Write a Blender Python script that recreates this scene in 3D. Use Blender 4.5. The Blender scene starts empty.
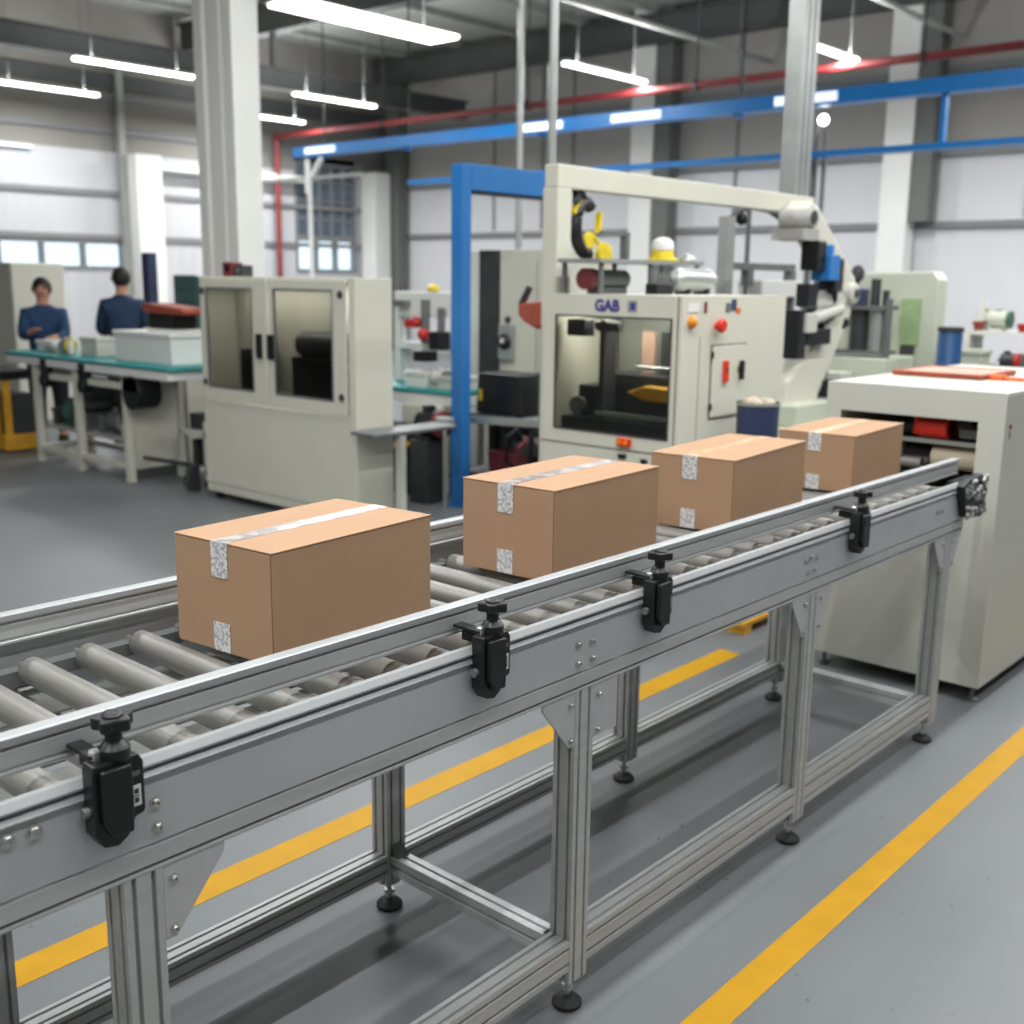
import bpy, math, random
from mathutils import Vector, Matrix
random.seed(7)
C = bpy.context.scene.collection
PI = math.pi

# ------------------------------------------------------------------ materials
def lin(c):
    r = []
    for i in (0, 2, 4):
        v = int(c[i:i+2], 16) / 255
        r.append(v / 12.92 if v <= .04045 else ((v + .055) / 1.055) ** 2.4)
    return (*r, 1)

def mat(name, c, rough=.5, metal=0, var=0, scale=8, bump=0, bscale=60, stretch=None, coat=0, emit=None, spec=.5):
    m = bpy.data.materials.new(name); m.use_nodes = True
    nt = m.node_tree; N = nt.nodes; L = nt.links
    b = N['Principled BSDF']; col = lin(c)
    b.inputs['Base Color'].default_value = col
    b.inputs['Roughness'].default_value = rough; b.inputs['Metallic'].default_value = metal
    b.inputs['Specular IOR Level'].default_value = spec
    if coat: b.inputs['Coat Weight'].default_value = coat; b.inputs['Coat Roughness'].default_value = .25
    tc = N.new('ShaderNodeTexCoord'); mp = N.new('ShaderNodeMapping'); L.new(tc.outputs['Object'], mp.inputs[0])
    if stretch: mp.inputs['Scale'].default_value = stretch
    if var:
        n = N.new('ShaderNodeTexNoise'); n.inputs['Scale'].default_value = scale; n.inputs['Detail'].default_value = 5
        L.new(mp.outputs[0], n.inputs['Vector'])
        r = N.new('ShaderNodeValToRGB')
        r.color_ramp.elements[0].position = .3; r.color_ramp.elements[1].position = .7
        r.color_ramp.elements[0].color = tuple(x * (1 - var) for x in col[:3]) + (1,)
        r.color_ramp.elements[1].color = tuple(min(1, x * (1 + var)) for x in col[:3]) + (1,)
        L.new(n.outputs['Fac'], r.inputs[0]); L.new(r.outputs[0], b.inputs['Base Color'])
    if bump:
        n2 = N.new('ShaderNodeTexNoise'); n2.inputs['Scale'].default_value = bscale; n2.inputs['Detail'].default_value = 4
        L.new(mp.outputs[0], n2.inputs['Vector'])
        bp = N.new('ShaderNodeBump'); bp.inputs['Strength'].default_value = bump; bp.inputs['Distance'].default_value = .01
        L.new(n2.outputs['Fac'], bp.inputs['Height']); L.new(bp.outputs[0], b.inputs['Normal'])
    if emit:
        b.inputs['Emission Color'].default_value = lin(emit[0]); b.inputs['Emission Strength'].default_value = emit[1]
    return m

def glass_mat(name, tint, gloss=.12):
    m = bpy.data.materials.new(name); m.use_nodes = True
    nt = m.node_tree; N = nt.nodes; L = nt.links
    N.remove(N['Principled BSDF'])
    t = N.new('ShaderNodeBsdfTransparent'); t.inputs[0].default_value = lin(tint)
    g = N.new('ShaderNodeBsdfGlossy'); g.inputs['Roughness'].default_value = .04; g.inputs[0].default_value = (.9, .92, .92, 1)
    x = N.new('ShaderNodeMixShader'); x.inputs[0].default_value = gloss
    L.new(t.outputs[0], x.inputs[1]); L.new(g.outputs[0], x.inputs[2]); L.new(x.outputs[0], N['Material Output'].inputs[0])
    return m

M = {}
M['alu'] = mat('aluminium', 'bcbfbf', .45, .4, .06, 6, .06, 90, (1, 8, 8))
M['alu_bright'] = mat('bright aluminium', 'a3a6a7', .5, .3, .04, 6)
M['plate'] = mat('anodised side plate', 'b6babd', .55, .2, .05, 3, .03, 120)
M['gusset'] = mat('gusset plate', 'b8bbbd', .55, .2, .05, 5)
M['slot'] = mat('slot shade', '55585a', .6, .4)
M['roller'] = mat('zinc roller', '8b8a85', .42, .5, .08, 9, .05, 80, (8, 1, 8))
M['cap'] = mat('roller cap', 'c9cac8', .5, 0)
M['tray'] = mat('tray steel', '969893', .55, .3, .12, 10)
M['black'] = mat('black plastic', '121314', .38, 0, .1, 20)
M['blackm'] = mat('black metal', '1c1e20', .45, .3, .2, 12)
M['dark'] = mat('dark grey metal', '3a3d3e', .5, .3, .2, 8)
M['mid'] = mat('mid grey metal', '6f7372', .5, .4, .15, 8)
M['bolt'] = mat('bolt steel', 'c0c0bc', .3, .8)
M['card'] = mat('cardboard', 'a5866b', .88, 0, .02, 9, .03, 260, spec=.2)
M['card_edge'] = mat('cardboard edge', '7e5c40', .9)
M['cream'] = mat('cream enamel', 'c9c8ba', .4, 0, .03, 3)
M['cream2'] = mat('pale cream enamel', 'bebfb5', .4, 0, .03, 3)
M['cream_in'] = mat('cream enamel inside', 'a09f9b', .6, 0, .08, 5)
M['pale_green'] = mat('pale green enamel', 'bcc2b0', .45, 0, .05, 4)
M['white'] = mat('white paint', 'd9dad6', .5, 0, .03, 4)
M['col'] = mat('column paint', 'e0e0db', .5, 0, .03, 3)
M['steel_dark'] = mat('dark roof steel', '4a4d4b', .6, .1, .1, 2)
M['steel_grey'] = mat('grey roof steel', '989a95', .6, 0, .1, 2)
M['blue'] = mat('blue paint', '2870b2', .4, 0, .06, 3)
M['blue2'] = mat('tray blue paint', '1674bc', .35, .1, .05, 3)
M['navy'] = mat('navy plastic', '2f3a5c', .5, 0, .1, 9)
M['drum'] = mat('drum blue', '1a4674', .4, 0, .08, 9)
M['red'] = mat('red paint', 'b3282a', .45, 0, .08, 4)
M['red2'] = mat('signal red', 'd62f1c', .35, 0, .05, 20)
M['pipe_red'] = mat('pipe red', '7e2a2a', .5, 0, .08, 4)
M['orange'] = mat('orange plastic', 'd9692e', .45, 0, .1, 8)
M['amber'] = mat('amber lens', 'e08a1e', .3)
M['redlens'] = mat('red orange cloth', '984635', .7, 0, .15, 12)
M['yellow'] = mat('yellow plastic', 'd9c22c', .45, 0, .12, 9)
M['ochre'] = mat('ochre paint', 'c79324', .55, 0, .2, 9)
M['teal'] = mat('teal belt', '2f8a8a', .5, 0, .06, 5)
M['teal_d'] = mat('dark teal cabinet', '4d7472', .5, 0, .1, 8)
M['green'] = mat('green panel', '3c5f52', .5, 0, .15, 8)
M['lime'] = mat('lime film', '93ac7e', .5, 0, .2, 9)
M['purple'] = mat('badge violet', '3f3a86', .4)
M['pink'] = mat('pink panel', 'b89684', .6, 0, .1, 9)
M['beige'] = mat('beige roller', 'b9ad98', .55, 0, .06, 9)
M['maroon'] = mat('maroon crate', '6e2a2e', .55, 0, .1, 9)
M['rubber'] = mat('rubber', '17181a', .6)
M['skin'] = mat('skin', 'c08e74', .6, 0, .05, 20)
M['hair'] = mat('hair', '1f1816', .7, 0, .2, 40)
M['jacket'] = mat('navy work jacket', '1f3553', .8, 0, .15, 12)
M['jacket2'] = mat('blue work jacket', '1b3b5e', .8, 0, .2, 10)
M['trouser'] = mat('dark trousers', '23262e', .85, 0, .1, 14)
M['tube'] = mat('lamp diffuser', 'ffffff', .5, emit=('fffdf8', 9))
M['tube2'] = mat('dim lamp and tray glint', 'ffffff', .5, emit=('d4e6fa', .9))  # also glows as the reflections put on the cable tray
M['line'] = mat('yellow floor paint', 'b08308', .55, 0, .07, 12, .02, 60, spec=.25)
M['glass'] = glass_mat('cabinet glass', 'c6c5c1', .05)
M['glass2'] = glass_mat('machine glass', 'd2d2cc', .05)
M['pane'] = glass_mat('window pane', 'eef6fa', .06)
M['pane_dark'] = mat('tinted window pane', '5a6a78', .2, .1, .35, 2.5)
M['silver'] = mat('silver housing', 'aeb3b0', .35, .6, .1, 6)

# tape with printed marks
def tape_mat(name, base, mark, lo, sc):
    m = mat(name, base, .35, 0)
    nt = m.node_tree; N = nt.nodes; L = nt.links; b = N['Principled BSDF']
    tc = N.new('ShaderNodeTexCoord'); n = N.new('ShaderNodeTexNoise'); n.inputs['Scale'].default_value = sc; n.inputs['Detail'].default_value = 2
    r = N.new('ShaderNodeValToRGB'); r.color_ramp.elements[0].position = lo; r.color_ramp.elements[1].position = lo + .05
    r.color_ramp.elements[0].color = lin(mark); r.color_ramp.elements[1].color = lin(base)
    L.new(tc.outputs['Object'], n.inputs['Vector']); L.new(n.outputs['Fac'], r.inputs[0]); L.new(r.outputs[0], b.inputs['Base Color'])
    return m
M['tape'] = tape_mat('printed white tape', 'd6d6d6', 'a2a5a8', .45, 150)
M['tape2'] = tape_mat('printed clear tape', 'a39b96', '76716f', .50, 30)
M['tape3'] = tape_mat('brown clear tape', 'cfa583', 'b38a66', .47, 45)

def wall_mat(name, c, cyc, axis):
    m = mat(name, c, .6, .0, .03, 1.2)
    nt = m.node_tree; N = nt.nodes; L = nt.links; b = N['Principled BSDF']
    tc = N.new('ShaderNodeTexCoord'); w = N.new('ShaderNodeTexWave'); w.inputs['Scale'].default_value = cyc
    w.bands_direction = axis
    bp = N.new('ShaderNodeBump'); bp.inputs['Strength'].default_value = .25; bp.inputs['Distance'].default_value = .02
    L.new(tc.outputs['Object'], w.inputs['Vector']); L.new(w.outputs['Fac'], bp.inputs['Height']); L.new(bp.outputs[0], b.inputs['Normal'])
    return m
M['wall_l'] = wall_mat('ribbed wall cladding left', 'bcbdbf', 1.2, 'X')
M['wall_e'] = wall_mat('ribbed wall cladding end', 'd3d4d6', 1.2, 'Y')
M['wall_u'] = mat('dimmed wall cladding', 'a19e97', .65, 0, .04, 1.5)  # grey-brown tone carries the weaker light high on the wall
M['wall_ul'] = mat('dimmed left cladding', '87847e', .65, 0, .04, 1.5)  # same dimming, painted darker for the left wall
M['post'] = mat('wall post steel', '656965', .6, .1, .05, 3)
M['deck'] = wall_mat('roof deck', '9b9d97', 2.2, 'X')
M['girt'] = mat('wall girt', '7d7f80', .6, .1)

def floor_mat():
    m = mat('grey epoxy floor', '6f7376', .42, 0)
    nt = m.node_tree; N = nt.nodes; L = nt.links; b = N['Principled BSDF']
    tc = N.new('ShaderNodeTexCoord')
    n = N.new('ShaderNodeTexNoise'); n.inputs['Scale'].default_value = 1.3; n.inputs['Detail'].default_value = 6
    r = N.new('ShaderNodeValToRGB'); r.color_ramp.elements[0].position = .3; r.color_ramp.elements[1].position = .75
    r.color_ramp.elements[0].color = lin('64686a'); r.color_ramp.elements[1].color = lin('6e7274')
    s = N.new('ShaderNodeTexNoise'); s.inputs['Scale'].default_value = 26; s.inputs['Detail'].default_value = 2
    sr = N.new('ShaderNodeValToRGB'); sr.color_ramp.elements[0].position = .235; sr.color_ramp.elements[1].position = .265
    sr.color_ramp.elements[0].color = (.55, .55, .55, 1); sr.color_ramp.elements[1].color = (1, 1, 1, 1)
    mx = N.new('ShaderNodeMix'); mx.data_type = 'RGBA'; mx.blend_type = 'MULTIPLY'; mx.inputs[0].default_value = 1
    L.new(tc.outputs['Object'], n.inputs['Vector']); L.new(tc.outputs['Object'], s.inputs['Vector'])
    L.new(n.outputs['Fac'], r.inputs[0]); L.new(s.outputs['Fac'], sr.inputs[0])
    L.new(r.outputs[0], mx.inputs[6]); L.new(sr.outputs[0], mx.inputs[7]); L.new(mx.outputs[2], b.inputs['Base Color'])
    rr = N.new('ShaderNodeMapRange'); rr.inputs[3].default_value = .34; rr.inputs[4].default_value = .5
    L.new(n.outputs['Fac'], rr.inputs[0]); L.new(rr.outputs[0], b.inputs['Roughness'])
    return m
M['floor'] = floor_mat()
M['floor'].node_tree.nodes['Principled BSDF'].inputs['Specular IOR Level'].default_value = .35

# ------------------------------------------------------------------ mesh builder
class MB:
    def __init__(s): s.v = []; s.f = []; s.p = []
    def add(s, vs, fs):
        o = len(s.v); s.p.append((o, len(s.f))); s.v += [tuple(v) for v in vs]; s.f += [tuple(o + i for i in f) for f in fs]; return s
    def box(s, x0, x1, y0, y1, z0, z1):
        v = [(x, y, z) for x in (x0, x1) for y in (y0, y1) for z in (z0, z1)]
        return s.add(v, [(0,1,3,2),(4,6,7,5),(0,4,5,1),(2,3,7,6),(0,2,6,4),(1,5,7,3)])
    def bar(s, p, q, w, h, up=(0,0,1)):            # box beam between two points
        p, q = Vector(p), Vector(q); d = (q - p).normalized(); u = Vector(up)
        if abs(d.dot(u)) > .98: u = Vector((1, 0, 0))
        a = d.cross(u).normalized(); b = a.cross(d)
        v = [c + a * i * w / 2 + b * j * h / 2 for c in (p, q) for i, j in ((-1,-1),(1,-1),(1,1),(-1,1))]
        return s.add(v, [(3,2,1,0),(4,5,6,7),(0,1,5,4),(1,2,6,5),(2,3,7,6),(3,0,4,7)])
    def cyl(s, p, q, r, n=20, r2=None):
        p, q = Vector(p), Vector(q); d = (q - p).normalized(); r2 = r if r2 is None else r2
        u = Vector((0,0,1)) if abs(d.z) < .9 else Vector((1,0,0))
        a = d.cross(u).normalized(); b = a.cross(d)
        v = []
        for c, rr in ((p, r), (q, r2)):
            v += [c + (a * math.cos(2*PI*i/n) + b * math.sin(2*PI*i/n)) * rr for i in range(n)]
        f = [(i, (i+1) % n, n + (i+1) % n, n + i) for i in range(n)]
        f += [tuple(range(n))[::-1], tuple(range(n, 2*n))]
        return s.add(v, f)
    def prism(s, pts, axis, a0, a1):               # polygon of (u,v) swept along axis
        def P(u, v, w): return {'x': (w, u, v), 'y': (u, w, v), 'z': (u, v, w)}[axis]
        n = len(pts); v = [P(u, w, a0) for u, w in pts] + [P(u, w, a1) for u, w in pts]
        return s.add(v, [(i, (i+1) % n, n + (i+1) % n, n + i) for i in range(n)] + [tuple(range(n))[::-1], tuple(range(n, 2*n))])
    def lathe(s, c, prof, n=24, axis='z'):
        c = Vector(c); v = []
        for r, h in prof:
            for i in range(n):
                a = 2*PI*i/n; x, y = r*math.cos(a), r*math.sin(a)
                v.append(c + Vector({'z': (x, y, h), 'x': (h, x, y), 'y': (x, h, y)}[axis]))
        f = [(k*n+i, k*n+(i+1) % n, (k+1)*n+(i+1) % n, (k+1)*n+i) for k in range(len(prof)-1) for i in range(n)]
        f += [tuple(range(n))[::-1], tuple(range((len(prof)-1)*n, len(prof)*n))]
        return s.add(v, f)
    def tube(s, pts, r, n=8):
        pts = [Vector(p) for p in pts]; v = []; f = []
        for k, p in enumerate(pts):
            d = (pts[min(k+1, len(pts)-1)] - pts[max(k-1, 0)]).normalized()
            u = Vector((0,0,1)) if abs(d.z) < .95 else Vector((1,0,0))
            a = d.cross(u).normalized(); b = a.cross(d)
            v += [p + (a*math.cos(2*PI*i/n) + b*math.sin(2*PI*i/n))*r for i in range(n)]
        for k in range(len(pts)-1): f += [(k*n+i, k*n+(i+1) % n, (k+1)*n+(i+1) % n, (k+1)*n+i) for i in range(n)]
        f += [tuple(range(n))[::-1], tuple(range((len(pts)-1)*n, len(pts)*n))]
        return s.add(v, f)
    def sphere(s, c, r, n=16, m=10, sz=1):
        prof = [(max(.0005, r*math.sin(PI*k/m)), -r*sz*math.cos(PI*k/m)) for k in range(m+1)]
        return s.lathe(c, prof, n)
    def rot(s, c, ang, axis='Z'):
        Mx = Matrix.Translation(Vector(c)) @ Matrix.Rotation(ang, 4, axis) @ Matrix.Translation(-Vector(c))
        s.v = [tuple(Mx @ Vector(v)) for v in s.v]; return s
def profile(w, h, slots_w=1, slots_h=1, g=.004, d=.005):
    """slotted extrusion outline, counterclockwise, centred: slots_w grooves on the two w sides, slots_h on the h sides"""
    P = []
    def side(L, k, put):
        for i in range(k):
            c = -L/2 + L*(i+.5)/k
            for t, q in ((c-g, 0), (c-g, d), (c+g, d), (c+g, 0)): put(t, q)
    P.append((-w/2, -h/2)); side(w, slots_w, lambda t, q: P.append((t, -h/2+q)))
    P.append((w/2, -h/2)); side(h, slots_h, lambda t, q: P.append((w/2-q, t)))
    P.append((w/2, h/2)); side(w, slots_w, lambda t, q: P.append((-t, h/2-q)))
    P.append((-w/2, h/2)); side(h, slots_h, lambda t, q: P.append((-w/2+q, -t)))
    return P
def extr(mb, axis, a0, a1, c, w, h, sw=1, sh=1, g=.004, d=.006):
    return mb.prism([(u + c[0], v + c[1]) for u, v in profile(w, h, sw, sh, g, d)], axis, a0, a1)

EACH = set('fixture_column hose_disc pipe_hanger servo_bracket rack_leg pallet_foot linkage top_valve wheel pallet_board table_roller solenoid hinge switch_button inner_rail pink_plate red_handle clamp_block gripper_jaw rack_post conveyor_leg tank_foot trolley_load link_plate pipe_pair suspension track inner_roller drive_chain top_unit press_unit window_bead'.split())
def build(name, mb, m, parent=None, bevel=0, smooth=None, label=None):
    if name in EACH and parent is not None and len(mb.p) > 1:
        for i, (a, fa) in enumerate(mb.p):
            b, fb = mb.p[i+1] if i+1 < len(mb.p) else (len(mb.v), len(mb.f))
            q = MB(); q.add(mb.v[a:b], [tuple(k - a for k in f) for f in mb.f[fa:fb]])
            o = build(name, q, m, parent, bevel, smooth, label)
        return o
    off = Vector((0, 0, 0)); p = parent
    while p is not None: off += p.location; p = p.parent
    me = bpy.data.meshes.new(name)
    if parent is None:                                  # origin at the base centre
        xs, ys, zs = zip(*mb.v)
        off = Vector(((min(xs)+max(xs))/2, (min(ys)+max(ys))/2, min(zs)))
    me.from_pydata([tuple(Vector(v) - off) for v in mb.v], [], mb.f)
    me.materials.append(M[m] if isinstance(m, str) else m)
    o = bpy.data.objects.new(name, me); C.objects.link(o)
    if parent is None: o.location = off
    else: o.parent = parent
    import bmesh
    b = bmesh.new(); b.from_mesh(me); bmesh.ops.recalc_face_normals(b, faces=b.faces); b.to_mesh(me); b.free()
    if smooth is not None:
        for p_ in me.polygons: p_.use_smooth = True
        me.set_sharp_from_angle(angle=math.radians(smooth))
    if bevel:
        bv = o.modifiers.new('bevel', 'BEVEL'); bv.width = bevel; bv.segments = 2; bv.limit_method = 'ANGLE'; bv.angle_limit = .6
    if label: o['label'] = label
    return o
def thing(name, label, cat, loc, group=None):
    o = bpy.data.objects.new(name, None); C.objects.link(o); o.location = loc; o.empty_display_size = .1
    o['label'] = label; o['category'] = cat
    if group: o['group'] = group
    return o
def tag(o, label, cat, group=None):
    o['label'] = label; o['category'] = cat
    if group: o['group'] = group
    return o
def struct(o): o['kind'] = 'structure'; return o
def dup(root, delta, label=None, rz=None):
    def cp(o, par):
        c = o.copy(); C.objects.link(c)
        if par is not None: c.parent = par
        for ch in o.children: cp(ch, c)
        return c
    r = cp(root, None); r.location = root.location + Vector(delta)
    if rz is not None: r.rotation_euler.z = rz
    if label: r['label'] = label
    return r
def B(*a): return MB().box(*a)

# ------------------------------------------------------------------ the setting
YA, YB = 9.9, 6.75
YL, XE, ZR = 19.5, 17.62, 6.3
struct(build('floor', B(-6, XE+.2, -6, YL+.2, -.1, 0), 'floor'))
struct(build('ceiling', B(-6, XE+.2, -6, YL+.2, ZR, ZR+.12), 'deck'))
# left wall with window openings, lower part pale, upper part greyed for weaker light
w = MB(); wins = [(8.0, 8.99), (9.11, 9.72), (9.85, 10.64), (10.74, 11.04)]
W0, W1, WZ0, WZ1 = 6.4, 11.06, 1.70, 2.21
w.box(-6, W0, YL, YL+.2, 0, 3.78); w.box(W0, W1, YL, YL+.2, 0, WZ0); w.box(W0, W1, YL, YL+.2, WZ1, 3.78)
w.box(W1, 15.0, YL, YL+.2, 0, 3.78); w.box(15.0, 16.65, YL, YL+.2, 0, 1.72); w.box(15.0, 16.65, YL, YL+.2, 3.98, 4.1)
w.box(16.65, XE+.2, YL, YL+.2, 0, 3.78)
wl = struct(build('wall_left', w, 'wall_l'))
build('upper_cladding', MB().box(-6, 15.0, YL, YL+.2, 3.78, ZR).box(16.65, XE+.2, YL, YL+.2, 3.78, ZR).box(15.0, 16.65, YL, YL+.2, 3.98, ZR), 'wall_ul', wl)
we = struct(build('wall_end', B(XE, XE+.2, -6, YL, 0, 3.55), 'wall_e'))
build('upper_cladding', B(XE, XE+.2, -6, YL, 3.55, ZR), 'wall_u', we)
for z in (2.27, 3.05, 4.13, 4.72):
    struct(build('trim_left', B(-6, XE, YL-.06, YL, z-.04, z+.05), 'girt'))
for z in (2.50, 3.55, 4.75):
    struct(build('trim_end', B(XE-.08, XE, -6, YL-.07, z-.04, z+.06), 'girt'))
struct(build('wall_back', B(-6.2, -6, -6, YL+.2, 0, ZR), 'wall_u'))
struct(build('wall_right', B(-6, XE+.2, -6.2, -6, 0, ZR), 'wall_u'))
# window strip and tall window
def window(name, x0, x1, z0, z1, nx, nz, pane):
    f = MB(); t = .06
    f.box(x0, x1, YL-.03, YL+.12, z0, z0+t); f.box(x0, x1, YL-.03, YL+.12, z1-t, z1)
    for i in range(nx+1):
        x = x0 + (x1-x0-t)*i/nx; f.box(x, x+t, YL-.03, YL+.12, z0+t, z1-t)
    for j in range(1, nz):
        z = z0 + (z1-z0)*j/nz; f.box(x0+t, x1-t, YL, YL+.08, z-.02, z+.02)
    o = struct(build(name, f, 'girt'))
    build('pane', B(x0+t, x1-t, YL+.03, YL+.04, z0+t, z1-t), pane, o)
    return o
window('window_1', W0, W1, WZ0, WZ1, 6, 1, 'pane')
o = window('window_2', 15.0, 16.65, 1.72, 2.42, 3, 1, 'pane')
window('window_3', 15.0, 16.65, 2.42, 3.98, 5, 4, 'pane_dark')
# wall columns
def wall_col(name, x0, x1, y0, y1, z1, m='col'): struct(build(name, B(x0, x1, y0, y1, 0, z1), m, bevel=.01))
wall_col('trim_column_1', 11.1, 11.62, 19.0, YL-.08, 3.75)
struct(build('trim_header_1', B(11.7, 15, 19.15, 19.3, 3.52, 3.64), 'col'))
struct(build('trim_post_1', B(10.98, 11.1, 19.3, YL-.07, 0, 5.2), 'steel_grey'))
wall_col('trim_column_2', 16.75, 17.2, 18.95, YL-.08, 3.85)
struct(build('trim_post_2', B(17.25, 17.5, 18.75, 19.15, 0, ZR), 'post'))
for k, (a, b_, c) in enumerate(((12.02, 12.50, 11.68), (7.25, 7.70, 6.95), (2.6, 3.05, 2.3))):
    struct(build('trim_column_%d' % (k+3), B(XE-.42, XE-.1, a, b_, 0, ZR), 'col', bevel=.01))
    struct(build('trim_post_%d' % (k+3), B(XE-.38, XE-.1, c, a-.01, 0 if k == 0 else 2.55, ZR), 'post'))
for y in (10.5, 14.9, 16.2, 5.6):
    struct(build('trim_seam', B(XE-.03, XE, y, y+.05, 2.6, ZR), 'girt'))
# roof steel: rafters along Y, purlins along X, dark girder
def ibeam(mb, axis, a0, a1, c, w, h, t=.03):
    u, v = c
    pts = [(-w/2,-h/2),(w/2,-h/2),(w/2,-h/2+t),(t/2,-h/2+t),(t/2,h/2-t),(w/2,h/2-t),(w/2,h/2),(-w/2,h/2),(-w/2,h/2-t),(-t/2,h/2-t),(-t/2,-h/2+t),(-w/2,-h/2+t)]
    return mb.prism([(p+u, q+v) for p, q in pts], axis, a0, a1)
k = 0
for x in (2.5, 7.4, 12.4, 17.2):
    k += 1; struct(build('trim_rafter_%d' % k, ibeam(MB(), 'y', -6, YL-.1, (x, ZR-.38), .25, .5), 'steel_dark'))
k = 0
for y in (-3, -1, 1, 3, 5, 7, 8.6, 10.4, 12, 13.6, 15.2, 16.8, 18.4):
    k += 1; struct(build('trim_purlin_%d' % k, ibeam(MB(), 'x', -6, XE-.1, (y, ZR-.06), .12, .12, .012), 'steel_grey'))
struct(build('trim_girder_1', ibeam(MB(), 'x', -6, XE-.5, (16.6, 4.95), .25, .34), 'steel_dark'))
struct(build('trim_girder_2', B(-6, XE-.1, YL-.12, YL-.02, 4.85, 5.1), 'steel_dark'))
for x in (7.4, 12.4): struct(build('trim_hanger', B(x-.04, x+.04, 16.56, 16.64, 5.12, ZR-.6), 'steel_dark'))
struct(build('trim_rod_1', MB().cyl((6.6, 6.6, 4.05), (6.6, 6.6, ZR), .012, 8), 'steel_grey'))
# big box column behind the cabinet, with grooves
c = MB(); c.prism([(5.47,8.39),(5.47,8.26),(5.50,8.26),(5.50,8.18),(5.47,8.18),(5.47,8.02),(5.50,8.02),(5.50,7.98),(5.47,7.98),(5.47,7.86),(5.73,7.86),(5.73,8.39)], 'z', 0, ZR)
struct(build('trim_main_column', c, 'col', bevel=.006))

# floor paint
o = build('floor_line', B(-2, 9.5, 1.075, 1.157, 0, .0012), 'line'); tag(o, 'yellow painted floor line along the aisle in front of the conveyor', 'floor marking', 'yellow floor lines')
o = build('floor_line', B(-2, 4.17, 2.345, 2.447, 0, .0012), 'line'); tag(o, 'yellow painted floor line running behind and under the conveyor', 'floor marking', 'yellow floor lines')

# ------------------------------------------------------------------ roller conveyor
X0, X1 = -.45, 3.96
CV = thing('roller_conveyor', 'long aluminium roller conveyor carrying four cardboard boxes into the sealer', 'conveyor', (1.75, 1.66, 0))
F_ = .010
def cap_beam(yo, s):
    """side beam cross-section: flat plate with a double lip along its top; yo outer face, s=+1 towards the rollers"""
    return [(yo, .803), (yo, .905), (yo-s*.004, .909), (yo-s*.004, .915), (yo+s*.004, .917), (yo+s*.004, .922), (yo-s*.004, .924), (yo-s*.004, .931),
            (yo, .936), (yo+s*F_, .936), (yo+s*(F_+.003), .932), (yo+s*(F_+.003), .920), (yo+s*.008, .914), (yo+s*.008, .803)]
for yo, s in ((1.355, 1), (2.005, -1)):
    b = build('side_beam', MB().prism(cap_beam(yo, s), 'x', X0, X1), 'plate', CV, bevel=.0008)
    cp = MB().prism([(yo-s*.001, .9225), (yo-s*.0075, .9235), (yo-s*.0075, .9265), (yo-s*.001, .9372), (yo+s*F_, .9372), (yo+s*(F_+.002), .935), (yo+s*.001, .9345)], 'x', X0, X1-.002)
    build('top_lip', cp, 'alu_bright', b)
    build('lower_lip', MB().prism([(yo+s*.0005, .9065), (yo-s*.008, .9075), (yo-s*.008, .9095), (yo-s*.001, .9165), (yo+s*.0005, .9165)], 'x', X0, X1-.002), 'alu_bright', b)
    r = MB(); ym = yo + s*.024
    pts = [(yo, .760), (yo, .7655), (yo+s*.010, .766), (yo+s*.010, .7705), (yo, .771), (yo, .7985), (yo+s*.010, .799), (yo+s*.010, .8035), (yo+s*.045, .8035), (yo+s*.045, .760)]
    build('bottom_rail', r.prism(pts, 'x', X0, X1-.05), 'alu', CV, bevel=.0008)
# guide rails
def guide(yc, z0, h, x1):
    z = lambda t: z0 + h*t
    p = [(-.012, 0), (-.012, .10), (-.007, .12), (-.007, .17), (-.010, .19), (-.010, .66), (-.005, .69), (-.005, .75), (-.013, .78), (-.013, 1), (.013, 1), (.013, .78), (.006, .72), (.006, .2), (.012, .17), (.012, 0)]
    return MB().prism([(yc+u, z(v)) for u, v in p], 'x', X0, x1)
gr = build('guide_rail', guide(1.418, .948, .053, X1), 'alu', CV, bevel=.0012)
build('rail_crown', MB().prism([(1.4045, .990), (1.4045, 1.0005), (1.407, 1.0022), (1.429, 1.0022), (1.4315, 1.0005), (1.4315, .990)], 'x', X0, X1+.001), 'alu_bright', gr)
gf = build('guide_rail', guide(1.985, .9375, .055, 4.22), 'alu', CV, bevel=.0012)
build('rail_crown', MB().prism([(1.9715, .983), (1.9715, .992), (1.974, .9937), (1.996, .9937), (1.9985, .992), (1.9985, .983)], 'x', X0, 4.221), 'alu_bright', gf)
# supports of the far guide: sits directly on the far beam
# rollers
xr = .86
RX = [xr + .1085*i for i in range(-11, 28)]
r = MB().lathe((RX[0], 1.382, .897), [(.004,0),(.022,0),(.025,.003),(.025,.54),(.022,.543),(.004,.543)], 28, 'y')
R0 = build('roller', r, 'roller', CV, smooth=30)
a = MB().cyl((RX[0], 1.366, .897), (RX[0], 1.381, .897), .006, 10).cyl((RX[0], 1.926, .897), (RX[0], 1.968, .897), .006, 10)
A0 = build('axle', a, 'bolt', R0, smooth=30)
e_ = MB().lathe((RX[0], 1.3755, .897), [(.017,0),(.019,.0005),(.0225,.004),(.0235,.0065),(.0235,.0075)], 24, 'y').lathe((RX[0], 1.9245, .897), [(.0235,0),(.0235,.001),(.019,.007),(.01,.0075)], 24, 'y')
E0 = build('end_cap', e_, 'black', R0, smooth=30)
for x in RX[1:]:
    c = R0.copy(); C.objects.link(c); c.parent = CV; c.location.x = x - RX[0]
    for q in (A0, E0): d = q.copy(); C.objects.link(d); d.parent = c
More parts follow.
